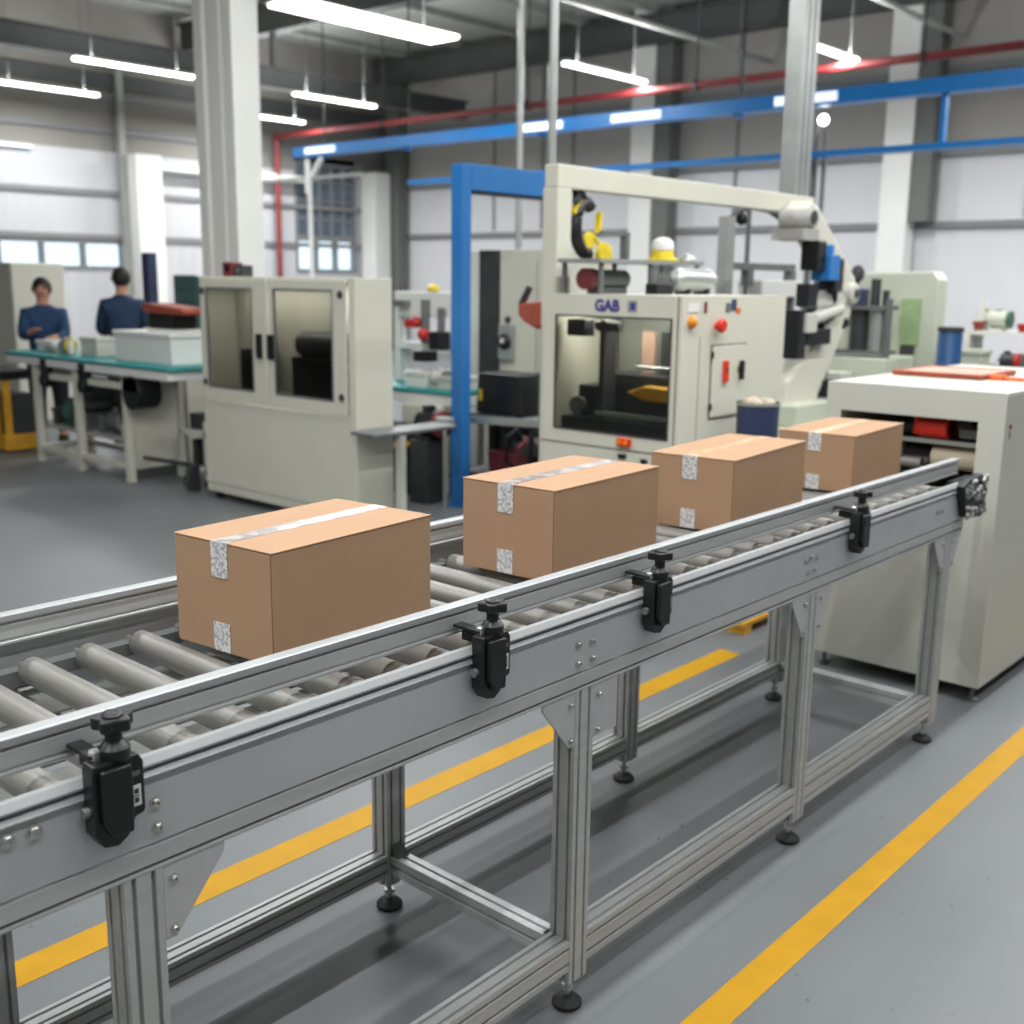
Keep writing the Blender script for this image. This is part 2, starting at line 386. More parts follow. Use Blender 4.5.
# roller bearing rail and under-tray of long strips
t = MB()
for y0, y1 in ((1.53,1.60),(1.625,1.70),(1.725,1.80),(1.825,1.90)): t.box(X0, X1-.02, y0, y1, .842, .846)
for x in [X0+.05+.42*i for i in range(11)]: t.box(x, x+.03, 1.365, 1.995, .832, .842)
build('under_tray', t, 'tray', CV)
for ya, yb in ((1.364, 1.374), (1.936, 1.966)):
    build('roller_bracket', B(X0, X1-.02, ya, yb, .870, .896), 'mid', CV)
# legs, rails, feet
LX = [-.27, .743, 1.768, 2.797, 3.793]
yn, yf = 1.385, 1.978
for li, x in enumerate(LX):
    for y, s in ((yn, -1), (yf, 1)):
        xx = x + (.022 if (li == 1 and s == 1) else 0)
        l = MB(); extr(l, 'z', .075, .760, (xx, y), .062, .058, 2, 2, .0035, .010)
        L_ = build('leg', l, 'alu', CV, bevel=.0012)
        f = MB().lathe((xx, y, 0), [(.031, 0), (.034, .004), (.034, .010), (.024, .020), (.012, .026)], 24)
        fo = build('levelling_foot', f, 'rubber', CV, smooth=35)
        build('stud', MB().cyl((xx, y, .024), (xx, y, .075), .0065, 12).lathe((xx, y, .04), [(.014,0),(.014,.010)], 6), 'bolt', fo, smooth=35)
    if li != 3:
        l = MB(); extr(l, 'y', yn+.029, yf-.029, (x, .135), .045, .050, 1, 1, .004, .008)
        build('cross_rail', l, 'alu', CV, bevel=.001)
for y in (yn, yf):
    for a_, b_ in zip(LX[:-1], LX[1:]):
        fa = .022 if (a_ == .743 and y == yf) else 0; fb = .022 if (b_ == .743 and y == yf) else 0
        l = MB(); extr(l, 'x', a_+fa+.031, b_+fb-.031, (y, .146 if y == yn else .135), .056, .074 if y == yn else .056, 2, 2, .0035, .008)
        build('lower_rail', l, 'alu', CV, bevel=.001)
def bolt(x, y, z, r=.0075, s=-1, par=CV):
    m = MB().lathe((x, y, z), [(r*1.35, 0), (r*1.35, s*.0015), (r, s*.002), (r, s*.006), (r*.8, s*.0075), (r*.45, s*.0075), (r*.4, s*.005)], 14, 'y')
    return build('bolt', m, 'bolt', par, smooth=35)
# gusset plates
for x in LX[1:]:
    for sd in (-1, 1):
        if x == LX[1] and sd == -1: continue
        wd = .105 if x < 2 else .085
        a = x + sd*.0315
        pts = [(a, .7595), (a+sd*wd, .7595), (a+sd*wd, .745), (a+sd*.018, .640), (a, .640)]
        if x == LX[2] and sd == 1: pts = [(a, .7595), (a+.085, .7595), (a+.085, .640), (a, .640)]
        g = build('gusset_plate', MB().prism(pts, 'y', 1.357, 1.362), 'gusset', CV, bevel=.0008)
        bolt(a+sd*.016, 1.357, .735, .0055, par=g); bolt(a+sd*.014, 1.357, .655, .0055, par=g)
# corner brackets inside
for x in LX[1:3]:
    m = MB().prism([(1.415, .161), (1.445, .161), (1.415, .19)], 'x', x-.018, x+.018)
    build('corner_bracket', m, 'mid', CV, bevel=.002)
    m = MB().prism([(1.948, .161), (1.918, .161), (1.948, .19)], 'x', x-.018, x+.018)
    build('corner_bracket', m, 'mid', CV, bevel=.002)
for x, z in ((.592,.885),(.556,.886),(.767,.864),(.769,.826),(1.738,.864),(1.785,.861),(1.740,.822),(1.787,.823),(2.735,.862),(2.765,.867),(2.80,.860),(2.75,.826),(2.79,.828),(3.66,.86),(3.70,.86),(.30,.86)):
    bolt(x, 1.355, z, .0065 if x > .7 else .0085)
# clamps holding the near guide rail
def clamp(xc):
    y0 = 1.350
    c = MB()
    # body: black block with a rounded, stepped foot
    prof = [(-.036,.962),(-.038,.950),(-.038,.862),(-.026,.842),(-.006,.838),(.010,.848),(.022,.872),(.034,.874),(.037,.880),(.037,.950),(.030,.962)]
    c.prism([(xc+u, z) for u, z in prof], 'y', y0-.030, y0)
    c.prism([(xc+u, z) for u, z in [(-.030,.955),(-.030,.880),(-.018,.858),(.012,.858),(.014,.885),(.014,.955)]], 'y', y0-.042, y0-.030)
    k = build('clamp', c, 'black', CV, bevel=.003)
    # upright boss and threaded neck
    n = MB().lathe((xc+.004, y0-.014, .958), [(.019,0),(.021,.006),(.021,.018),(.015,.026),(.012,.028),(.011,.048)], 20)
    build('clamp_post', n, 'black', k, smooth=35)
    # lobed knob
    kn = MB(); n_ = 40; pts = [((.0245+.0045*math.cos(5*2*PI*i/n_))*math.cos(2*PI*i/n_), (.0245+.0045*math.cos(5*2*PI*i/n_))*math.sin(2*PI*i/n_)) for i in range(n_)]
    kn.prism([(xc+.004+u, y0-.014+v) for u, v in pts], 'z', 1.003, 1.020)
    kn.lathe((xc+.004, y0-.014, 1.018), [(.014,0),(.014,.005),(.008,.007)], 20).lathe((xc+.004, y0-.014, .995), [(.010,0),(.016,.009)], 20)
    build('knob', kn, 'black', k, bevel=.003)
    # arm to the guide rail with its nut
    a = MB().box(xc-.030, xc-.006, y0-.01, 1.406, .9635, .9695).box(xc-.018, xc+.020, y0-.01, 1.395, .939, .9575)
    build('clamp_arm', a, 'blackm', k, bevel=.0015)
    build('clamp_nut', MB().lathe((xc-.020, y0-.005, .962), [(.009,0),(.009,.012),(.006,.014)], 6), 'bolt', k)
    # rating plate
    lp = MB().box(xc+.016, xc+.030, y0-.0312, y0-.030, .888, .918)
    p = build('label_plate', lp, 'white', k, label='small white plate with a dark icon')
    q = MB().box(xc+.020, xc+.026, y0-.0318, y0-.0311, .906, .913).box(xc+.020, xc+.026, y0-.0318, y0-.0311, .893, .900).box(xc+.0185, xc+.0275, y0-.0318, y0-.0311, .902, .9035)
    build('print', q, 'dark', p)
    build('slot_mark', MB().box(xc+.012, xc+.030, y0-.0312, y0-.030, .932, .938), 'mid', k)
    build('side_screw', MB().cyl((xc-.046, y0-.012, .893), (xc-.038, y0-.012, .893), .008, 12), 'mid', k, smooth=30)
for xc in (.697, 1.452, 1.995, 3.018): clamp(xc)
# chain drive at the discharge end
random.seed(11)
hb = build('chain_case', MB().prism([(3.80,.93),(3.86,.815),(4.0,.80),(4.03,.82),(4.03,.925),(3.98,.955),(3.86,.95)], 'y', 1.325, 1.3545), 'blackm', CV, bevel=.004)
st = [MB(), MB()]
for i in range(64):
    zz = random.uniform(.815, .945); xx = random.uniform(3.80 + (.945-zz)*.35, 4.02); q = random.uniform(.0045, .0095)
    st[i % 2].lathe((xx, 1.325, zz), [(q,0),(q,-.005),(q*.6,-.009)], 7, 'y')
build('link_stud', st[0], 'bolt', hb, smooth=35)['kind'] = 'stuff'
build('chain_link', st[1], 'mid', hb, smooth=35)['kind'] = 'stuff'
build('end_housing', MB().box(3.84, 4.02, 1.356, 1.40, .80, .938).cyl((4.02, 1.33, .89), (4.02, 1.40, .89), .035, 20), 'blackm', CV, bevel=.004)
build('drive_pulley', MB().lathe((3.99, 1.40, .76), [(.02,0),(.052,0),(.055,.004),(.055,.016),(.052,.02),(.02,.02)], 28, 'y').cyl((3.99,1.40,.76),(3.99,1.41,.81),.012,10), 'mid', CV, smooth=35)
# infeed rollers running on into the sealer

# ------------------------------------------------------------------ cardboard boxes
def carton(x, y, th, Lx, W, H, label, tape='tape2', labels=True):
    z = .9225; H += .007
    t = thing('cardboard_box', label, 'cardboard box', (x, y, z), 'cardboard boxes on the conveyor')
    P = lambda *a: build(*a[:3], t, *a[3:])
    # four upright panels plus bottom
    m = MB().box(x, x+Lx, y, y+W, z, z+H-.0035)
    body = build('box_body', m, 'card', t, bevel=.0022)
    # top flaps meeting along the middle
    g = .0012
    for y0, y1 in ((y-.0008, y+W/2-g), (y+W/2+g, y+W+.0008)):
        build('top_flap', MB().box(x-.001, x+Lx+.001, y0, y1, z+H-.003, z+H), 'card', t, bevel=.0012)
    # corner glue seam on the near left edge
    build('glue_seam', MB().box(x-.0008, x+.0012, y+.0015, y+.0035, z+.002, z+H-.004), 'card_edge', t)
    tw = .045; c = y + W*.52
    build('tape_strip', MB().box(x-.001, x+Lx+.001, c-tw*.45, c+tw*.45, z+H, z+H+.0006), tape, t, label='printed clear tape along the top seam')
    if labels:
        build('tape_end', MB().box(x-.0016, x-.0009, c-tw/2, c+tw/2, z+H*.68, z+H+.0006), 'tape', t, label='white tape end folded over the edge')
        build('tape_end', MB().box(x-.0016, x-.0004, c-tw/2, c+tw/2, z+.002, z+H*.27), 'tape', t, label='white tape end at the foot of the side')
    t.rotation_euler.z = th
    return t
carton(1.126, 1.555, .095, .425, .267, .202, 'nearest and largest-looking cardboard box, at the left with long white tape on top')
carton(1.901, 1.558, .069, .458, .270, .209, 'second cardboard box from the left, in front of the blue post')
carton(2.632, 1.530, .100, .508, .258, .199, 'third cardboard box from the left, with brown tape on top', 'tape3')
carton(3.446, 1.561, .077, .470, .267, .185, 'farthest cardboard box, about to enter the white sealing machine', 'tape3')

# ------------------------------------------------------------------ right-hand sealing machine
SX0, SX1, SY0, SY1, SZ0, SZ1 = 4.28, 5.75, 1.365, 2.075, .065, 1.212
S = thing('box_sealing_machine', 'low white box sealing machine at the right end of the conveyor', 'sealing machine', (5.0, 1.72, 0))
T = .04; OY0, OY1, OZ0, OZ1 = 1.462, 2.012, .80, 1.10
m = MB()
m.box(SX0, SX0+T, SY0, OY0, SZ0, SZ1); m.box(SX0, SX0+T, OY1, SY1, SZ0, SZ1)
m.box(SX0, SX0+T, OY0, OY1, SZ0, OZ0); m.box(SX0, SX0+T, OY0, OY1, OZ1, SZ1)
m.box(SX0+T, SX1, SY0, SY0+T, SZ0, SZ1); m.box(SX0+T, SX1, SY1-T, SY1, SZ0, SZ1)
m.box(SX0+T, SX1, SY0+T, SY1-T, SZ1-T, SZ1); m.box(SX0+T, SX1, SY0+T, SY1-T, SZ0, SZ0+T); m.box(SX1-T, SX1, SY0+T, SY1-T, SZ0+T, SZ1-T)
hs = build('housing', m, 'cream2', S)
build('corner_cap', MB().box(SX0-.002, SX1, SY0-.002, SY0+.0, SZ1-.012, SZ1+.001), 'white', hs)
ins = MB().box(SX0+.02, SX0+T+.02, OY0+.02, OY1-.01, 1.06, 1.095)
build('inner_hood', MB().box(SX0+.05, SX1-.06, OY0+.01, OY1-.01, 1.115, 1.16), 'dark', S)
build('inner_back', MB().box(4.85, 4.87, OY0, OY1, .80, 1.115), 'blackm', S)
build('cross_bar', MB().box(SX0+.06, SX0+.085, OY0-.03, OY0+.46, .992, 1.008), 'silver', S)
build('tape_head', MB().cyl((4.38, 1.60, 1.055), (4.38, 1.72, 1.055), .045, 24).box(4.36, 4.5, 1.60, 1.74, 1.02, 1.10), 'red2', S, bevel=.006, label='red tape head')
build('motor_block', MB().cyl((4.40, 1.74, 1.05), (4.40, 1.80, 1.05), .035, 18), 'blackm', S, smooth=35)
dt = MB()
for i in range(6): dt.box(4.37+.02*i, 4.385+.02*i, 1.49+.015*i, 1.56+.01*i, 1.02+.008*i, 1.055+.006*i)
for yy in (1.78, 1.84, 1.9): dt.box(4.36, 4.40, yy, yy+.02, .86, 1.0)
build('linkage', dt, 'mid', S, bevel=.002)
build('drive_belt_roller', MB().cyl((4.40, 1.475, .935), (4.40, 1.66, .935), .045, 28).box(4.40, 4.78, 1.475, 1.66, .892, .979), 'beige', S, smooth=35, label='beige drive belt')
r = MB()
for i in range(6): r.cyl((4.38+.08*i, 1.70, .905), (4.38+.08*i, 1.98, .905), .024, 16)
build('inner_roller', r, 'roller', S, smooth=35)
ft = MB()
for y in (1.402, 2.03):
    for x in (4.33, 5.68):
        f = build('foot', MB().lathe((x, y, 0), [(.022,0),(.024,.005),(.010,.012),(.008,.02),(.008,.065)], 16), 'mid', S, smooth=35)
build('indicator', MB().lathe((4.34, SY0, 1.085), [(.010,0),(.010,-.004),(.006,-.006)], 14, 'y'), 'maroon', S, label='small dark red indicator')
build('hasp', MB().box(4.335, 4.345, SY0-.003, SY0, 1.04, 1.068), 'mid', S)
# tray on top
tr = thing('shallow_tray', 'shallow orange-rimmed tray lying on top of the white sealing machine', 'tray', (5.0, 1.86, SZ1))
m = MB().box(4.80, 5.22, 1.64, 2.03, SZ1+.002, SZ1+.010)
m.box(4.80, 4.815, 1.64, 2.03, SZ1+.010, SZ1+.022); m.box(5.205, 5.22, 1.64, 2.03, SZ1+.010, SZ1+.022)
m.box(4.815, 5.205, 1.64, 1.655, SZ1+.010, SZ1+.022); m.box(4.815, 5.205, 2.015, 2.03, SZ1+.010, SZ1+.022)
build('tray_rim', m, 'redlens', tr, bevel=.003)
build('tray_lining', MB().box(4.816, 5.204, 1.656, 2.014, SZ1+.0105, SZ1+.019), 'pink', tr)
o = build('hand_tool', MB().box(4.86, 4.92, 1.58, 1.635, SZ1, SZ1+.022).box(4.875, 4.905, 1.50, 1.58, SZ1, SZ1+.014), 'orange', bevel=.004)
tag(o, 'small orange tool lying beside the tray on the sealing machine', 'tool')

# ------------------------------------------------------------------ middle machine with the big window
MX0, MX1, MY0, MY1, MZ1 = 4.20, 5.13, 2.742, 3.535, 1.54
G = thing('packing_machine', 'cream enclosed packing machine with a large window and red buttons', 'packing machine', (4.66, 3.14, 0))
wy0, wy1, wz0, wz1 = 2.792, 3.460, .895, 1.442; T = .03
m = MB()
m.box(MX0, MX0+T, MY0, wy0, .09, MZ1); m.box(MX0, MX0+T, wy1, MY1, .09, MZ1)
m.box(MX0, MX0+T, wy0, wy1, .09, wz0); m.box(MX0, MX0+T, wy0, wy1, wz1, MZ1)
m.box(MX0+T, MX1, MY0, MY0+T, .09, MZ1); m.box(MX0+T, MX1, MY1-T, MY1, .09, MZ1)
m.box(MX0+T, MX1, MY0+T, MY1-T, MZ1-T, MZ1); m.box(MX1-T, MX1, MY0+T, MY1-T, .09, MZ1-T); m.box(MX0+T, MX1-T, MY0+T, MY1-T, .70, .73)
build('housing', m, 'cream', G)
build('window_seal', MB().box(MX0-.004, MX0+.004, wy0, wy0+.008, wz0, wz1).box(MX0-.004, MX0+.004, wy1-.008, wy1, wz0, wz1).box(MX0-.004, MX0+.004, wy0+.008, wy1-.008, wz0, wz0+.008).box(MX0-.004, MX0+.004, wy0+.008, wy1-.008, wz1-.008, wz1), 'dark', G)
build('window_glass', MB().box(MX0+.010, MX0+.015, wy0, wy1, wz0, wz1), 'glass2', G)
build('front_seam', MB().box(MX0-.0015, MX0, MY0, MY1, .826, .832).box(MX0-.0015, MX0, MY0+.018, MY0+.023, .832, MZ1-.004), 'dark', G)
build('drawer_latch', MB().box(MX0-.01, MX0, 3.02, 3.06, .79, .81).box(MX0-.012, MX0, 2.90, 2.93, .76, .80), 'black', G)
build('red_switch', MB().box(MX0-.022, MX0, 2.99, 3.065, .848, .886), 'red2', G, bevel=.004, label='square red switch under the window')
build('switch_button', MB().cyl((MX0-.03, 3.01, .867), (MX0-.022, 3.01, .867), .011, 14).cyl((MX0-.03, 3.045, .867), (MX0-.022, 3.045, .867), .011, 14), 'amber', G, smooth=35)
# badge lettering
def text(name, s, size, loc, rot, m, par, ext=.001, bold=0):
    cu = bpy.data.curves.new(name, 'FONT'); cu.body = s; cu.size = size; cu.extrude = ext; cu.offset = bold; cu.resolution_u = 3
    tmp = bpy.data.objects.new(name+'_c', cu); C.objects.link(tmp)
    me = bpy.data.meshes.new_from_object(tmp.evaluated_get(bpy.context.evaluated_depsgraph_get()))
    C.objects.unlink(tmp); bpy.data.objects.remove(tmp)
    me.materials.clear(); me.materials.append(M[m])
    o = bpy.data.objects.new(name, me); C.objects.link(o); o.parent = par
    o.location = Vector(loc) - par.location; o.rotation_euler = rot
    return o
text('badge_letters', 'GAB', .072, (MX0-.002, 3.225, 1.466), (PI/2, 0, -PI/2), 'purple', G, bold=.003)
build('badge_plate', MB().box(MX0-.003, MX0, 2.985, 3.035, 1.466, 1.515), 'silver', G)
build('badge_mark', MB().box(MX0-.004, MX0-.003, 2.995, 3.02, 1.474, 1.505), 'purple', G)
# innards
build('inner_table', MB().box(MX0+.06, MX0+.52, wy0, wy1, .86, .95), 'blackm', G)
build('inner_rail', MB().box(MX0+.09, MX0+.12, wy0-.01, wy1-.18, .965, .985).cyl((MX0+.30, wy0, 1.19), (MX0+.30, wy1-.28, 1.19), .012, 12), 'silver', G)
build('dark_carriage', MB().box(MX0+.22, MX0+.45, wy0, wy1-.12, .95, 1.16), 'dark', G, bevel=.006)
build('yellow_arm', MB().prism([(wy0-.01, 1.05), (wy0-.01, 1.11), (3.02, 1.12), (3.12, 1.085), (3.02, 1.05)], 'x', MX0+.12, MX0+.20), 'ochre', G, bevel=.008, label='yellow arm behind the glass')
build('inner_column', MB().box(MX0+.40, MX0+.47, 2.97, 3.12, 1.16, 1.36), 'dark', G, bevel=.005)
build('pink_plate', MB().box(MX0+.38, MX0+.40, 3.14, 3.22, 1.15, 1.36).box(MX0+.38, MX0+.40, 2.82, 2.94, 1.13, 1.36), 'pink', G, bevel=.005)
build('press_unit', MB().box(MX0+.1, MX0+.2, 3.24, 3.27, .95, 1.42).box(MX0+.15, MX0+.3, 3.30, 3.43, .95, 1.10).box(MX0+.06, MX0+.14, 3.33, 3.44, 1.34, 1.42).cyl((MX0+.12,3.16,1.39),(MX0+.12,3.30,1.39),.025,14), 'dark', G, bevel=.006)
build('spool', MB().cyl((MX0+.10, 3.40, 1.0), (MX0+.13, 3.40, 1.0), .045, 20), 'mid', G, smooth=35)
build('inner_back', MB().box(MX0+.52, MX0+.54, wy0, wy1, .86, 1.5), 'silver', G)
# side face (-Y): lights, stop button, door
y = MY0
build('side_seam', MB().box(MX0+.15, MX0+.153, y-.0012, y, .2, 1.36), 'mid', G)
build('signal_lamp', MB().lathe((4.27, y, 1.427), [(.028,0),(.028,-.010),(.022,-.022),(.010,-.028)], 20, 'y'), 'amber', G, smooth=40, label='amber signal lamp')
es = build('stop_button', MB().lathe((4.482, y, 1.408), [(.014,0),(.014,-.02),(.032,-.022),(.034,-.034),(.026,-.044),(.01,-.047)], 20, 'y'), 'red2', G, smooth=40, label='red emergency stop button')
st = MB().box(4.375, 4.395, y-.004, y, 1.465, 1.515)
build('name_plate', MB().box(4.24, 4.33, y-.003, y, 1.47, 1.51), 'white', G)
build('sticker', st, 'maroon', G)
build('sticker', MB().box(4.56, 4.60, y-.004, y, 1.468, 1.508), 'mid', G)
build('sticker', MB().box(4.61, 4.65, y-.004, y, 1.475, 1.525), 'navy', G)
build('sticker', MB().box(4.652, 4.69, y-.004, y, 1.462, 1.485), 'orange', G)
dr = build('access_door', MB().box(4.455, 4.755, y-.008, y, .985, 1.315), 'cream', G, bevel=.003)
build('door_gap', MB().box(4.449, 4.455, y-.003, y, .979, 1.321).box(4.755, 4.761, y-.003, y, .979, 1.321).box(4.455, 4.755, y-.003, y, 1.315, 1.321).box(4.455, 4.755, y-.003, y, .979, .985), 'dark', G)
build('rocker_switch', MB().box(4.545, 4.585, y-.022, y-.008, 1.145, 1.245), 'red2', dr, bevel=.004, label='red rocker switch')
build('rocker_mark', MB().box(4.557, 4.573, y-.024, y-.022, 1.19, 1.21), 'maroon', dr)
build('door_handle', MB().lathe((4.70, y-.008, 1.20), [(.020,0),(.020,-.01),(.012,-.014)], 14, 'y').box(4.692, 4.708, y-.032, y-.010, 1.15, 1.24), 'black', dr, bevel=.003)
build('hinge', MB().cyl((4.452, y-.008, 1.02), (4.452, y-.008, 1.05), .008, 10).cyl((4.452, y-.008, 1.26), (4.452, y-.008, 1.29), .008, 10), 'dark', dr, smooth=35)
build('plinth', MB().box(MX0+.06, MX1-.04, MY0+.05, MY1-.04, 0, .09), 'blackm', G)

# ------------------------------------------------------------------ gantry over the machine and robot arm
GA = thing('gantry_frame', 'cream overhead gantry frame standing behind the packing machine and reaching right', 'gantry', (4.9, 3.55, 0))
gp = build('gantry_post', MB().box(4.30, 4.41, 3.545, 3.64, 0, 2.04), 'cream', GA, bevel=.006)
build('gantry_beam', MB().prism([(4.30, 2.04), (4.30, 2.15), (6.93, 2.15), (6.93, 2.04)], 'y', 3.545, 3.63), 'cream', GA, bevel=.006)
build('beam_bracket', MB().prism([(4.41, 2.04), (4.50, 2.04), (4.41, 1.95)], 'y', 3.57, 3.61), 'cream', GA)
RB = thing('robot_arm', 'cream jointed robot arm bending down at the right end of the gantry', 'robot arm', (6.3, 3.45, 0))
ry = 3.44
def pj(x, z, y=ry): return Vector((x, y, z))
build('robot_base', MB().box(6.25, 7.0, 3.2, 3.62, 0, .72).box(6.32, 6.92, 3.26, 3.6, .72, .86), 'pale_green', RB, bevel=.015)
la = MB().prism([(6.36,.80),(6.74,.80),(7.20,1.40),(7.22,1.52),(7.08,1.52),(6.98,1.42),(6.38,1.0)], 'y', ry-.08, ry+.08)
build('lower_arm', la, 'cream', RB, bevel=.02)
ua = MB().prism([(6.46,2.03),(6.56,2.11),(6.68,2.06),(7.27,1.63),(7.27,1.52),(7.14,1.49),(6.68,1.87),(6.50,1.93)], 'y', ry-.07, ry+.09)
build('upper_arm', ua, 'cream', RB, bevel=.02)
build('elbow_joint', MB().lathe((7.17, ry-.12, 1.54), [(.05,0),(.068,.01),(.075,.05),(.075,.21),(.06,.24)], 24, 'y'), 'cream2', RB, smooth=35)
build('shoulder_joint', MB().lathe((6.50, ry-.13, 1.99), [(.03,0),(.054,.005),(.064,.04),(.064,.22)], 24, 'y').box(6.38, 6.58, ry-.12, ry+.1, 1.86, 1.93), 'cream_in', RB, smooth=35)
build('joint_cover', MB().lathe((6.48, ry-.138, 2.0), [(.02,0),(.038,0),(.040,.01)], 20, 'y').lathe((7.17, ry-.128, 1.54), [(.02,0),(.03,0),(.033,.01)], 20, 'y'), 'dark', RB, smooth=35)
build('hose', MB().tube([(6.95,ry-.09,1.62),(6.86,ry-.12,1.70),(6.80,ry-.12,1.60),(6.86,ry-.10,1.50),(6.84,ry-.10,1.40),(6.7,ry-.10,1.34)], .035, 10), 'blackm', RB, smooth=60)
build('servo_motor', MB().box(6.60, 6.74, ry-.2, ry-.07, 1.62, 1.78).cyl((6.67, ry-.14, 1.78),(6.67, ry-.14, 1.84), .04, 16), 'blue', RB, bevel=.008, label='bright blue servo motor')
build('servo_bracket', MB().box(6.49, 6.60, ry-.17, ry-.05, 1.68, 1.86).box(6.74,6.86,ry-.17,ry-.05,1.56,1.76), 'black', RB, bevel=.008)
g_ = MB().box(6.62, 6.98, ry-.12, ry-.04, 1.46, 1.54).cyl((6.48, ry-.1, 1.36),(6.98, ry-.1, 1.44), .04, 12).box(6.42, 6.56, ry-.16, ry-.06, 1.30, 1.42)
build('gripper', g_, 'cream2', RB, bevel=.006)
build('gripper_jaw', MB().box(6.36,6.46,ry-.14,ry-.04,1.14,1.44).box(6.48,6.80,ry-.14,ry-.05,1.22,1.32).box(6.44,6.56,ry-.15,ry-.06,1.46,1.60), 'blackm', RB, bevel=.006)
build('cable_guard', MB().tube([(7.14,ry-.06,1.36),(7.04,ry-.02,1.28),(6.96,ry-.02,1.12),(6.92,ry-.02,1.0)], .045, 10).box(6.84,6.98,ry-.12,ry+.02,.87,.98), 'blackm', RB, smooth=60)

# things on top of the packing machine
def onm(name, mb, m, label, cat, **k): return tag(build(name, mb, m, **k), label, cat)
rk = thing('steel_rack', 'low grey steel frame standing on top of the packing machine', 'rack', (4.66, 3.38, MZ1))
m = MB()
for x in (4.26, 4.66, 5.08):
    for yy in (3.24, 3.46): m.bar((x, yy, MZ1), (x, yy, MZ1+.145), .018, .018)
build('rack_leg', m, 'mid', rk)
build('rack_top', MB().box(4.23, 5.11, 3.22, 3.48, MZ1+.145, MZ1+.163), 'silver', rk)
build('rack_upright', MB().bar((4.66, 3.40, MZ1+.163), (4.66, 3.40, MZ1+.29), .04, .03).bar((4.46, 3.40, MZ1+.29), (4.69, 3.40, MZ1+.29), .02, .02), 'mid', rk)
mo = thing('gear_motor', 'small motor with a dark red end under the rack on the packing machine', 'motor', (4.40, 3.36, MZ1))
build('motor_body', MB().cyl((4.35, 3.36, MZ1+.07), (4.60, 3.36, MZ1+.07), .045, 20).box(4.36, 4.58, 3.32, 3.40, MZ1, MZ1+.03), 'mid', mo, smooth=35)
build('motor_cap', MB().cyl((4.285, 3.36, MZ1+.07), (4.35, 3.36, MZ1+.07), .05, 20), 'maroon', mo, smooth=35, label='dark red end cap')
tk = thing('air_tank', 'silver horizontal air tank on the packing machine roof, under the beacon end of the rack', 'tank', (4.95, 3.13, MZ1))
build('tank_shell', MB().lathe((4.70, 3.13, MZ1+.07), [(.02,0),(.045,.012),(.058,.05),(.058,.30),(.045,.34),(.02,.36)], 24, 'x'), 'silver', tk, smooth=60)
build('tank_foot', MB().box(4.78, 4.80, 3.09, 3.17, MZ1, MZ1+.04).box(4.96, 4.98, 3.09, 3.17, MZ1, MZ1+.04), 'dark', tk)
vb = thing('valve_block', 'dark valve block at the left end of the air tank on the packing machine', 'valve block', (4.58, 3.13, MZ1))
build('valve_body', MB().box(4.52, 4.66, 3.10, 3.17, MZ1, MZ1+.05), 'blackm', vb, bevel=.005)
m = MB()
for i in range(4): m.cyl((4.54+.034*i, 3.13, MZ1+.05), (4.54+.034*i, 3.13, MZ1+.11-.01*(i % 2)), .012, 10)
build('solenoid', m, 'mid', vb, smooth=35)
bl = thing('warning_beacon', 'yellow-based beacon with a white dome on the rack above the packing machine', 'beacon', (4.92, 3.35, MZ1+.163))
build('beacon_base', MB().lathe((4.92, 3.35, MZ1+.163), [(.085,0),(.088,.012),(.060,.02),(.056,.055)], 24), 'yellow', bl, smooth=35)
build('beacon_dome', MB().lathe((4.92, 3.35, MZ1+.22), [(.058,0),(.060,.02),(.052,.045),(.03,.06),(.004,.066)], 24), 'white', bl, smooth=60)
ds = onm('grey_disc_cover', MB().lathe((5.05, 3.28, MZ1+.163), [(.045,0),(.045,.015),(.03,.035),(.004,.045)], 20), 'silver', 'small grey domed cover beside the yellow beacon', 'cover', smooth=50)
# hose reel hanging from the beam
hr = thing('hose_reel', 'black coiled hose with yellow discs hanging under the gantry beam', 'hose reel', (4.62, 3.52, 2.1))
pts = []
for i in range(25):
    a = math.radians(55 + 225*i/24); pts.append((4.58+.085*math.cos(a), 3.60-.001*i, 1.86+.125*math.sin(a)))
build('hose', MB().tube(pts, .032, 12), 'black', hr, smooth=60)
build('hose_clip', MB().box(4.44, 4.52, 3.57, 3.62, 1.98, 2.04).bar((4.54,3.6,2.04),(4.60,3.6,1.97),.03,.03), 'dark', hr, bevel=.004)
build('hose_disc', MB().lathe((4.585, 3.56, 1.80), [(.01,0),(.042,0),(.045,.012),(.03,.02)], 20, 'y').bar((4.47,3.59,1.93),(4.53,3.59,1.99),.035,.02).bar((4.655,3.57,1.84),(4.665,3.57,1.94),.03,.02), 'yellow', hr, smooth=35)
build('reel_drum', MB().lathe((4.69, 3.54, 1.735), [(.01,0),(.056,0),(.06,.02),(.04,.04)], 24, 'y').bar((4.61,3.56,1.82),(4.68,3.56,1.77),.015,.015), 'yellow', hr, smooth=35, label='plain yellow disc')
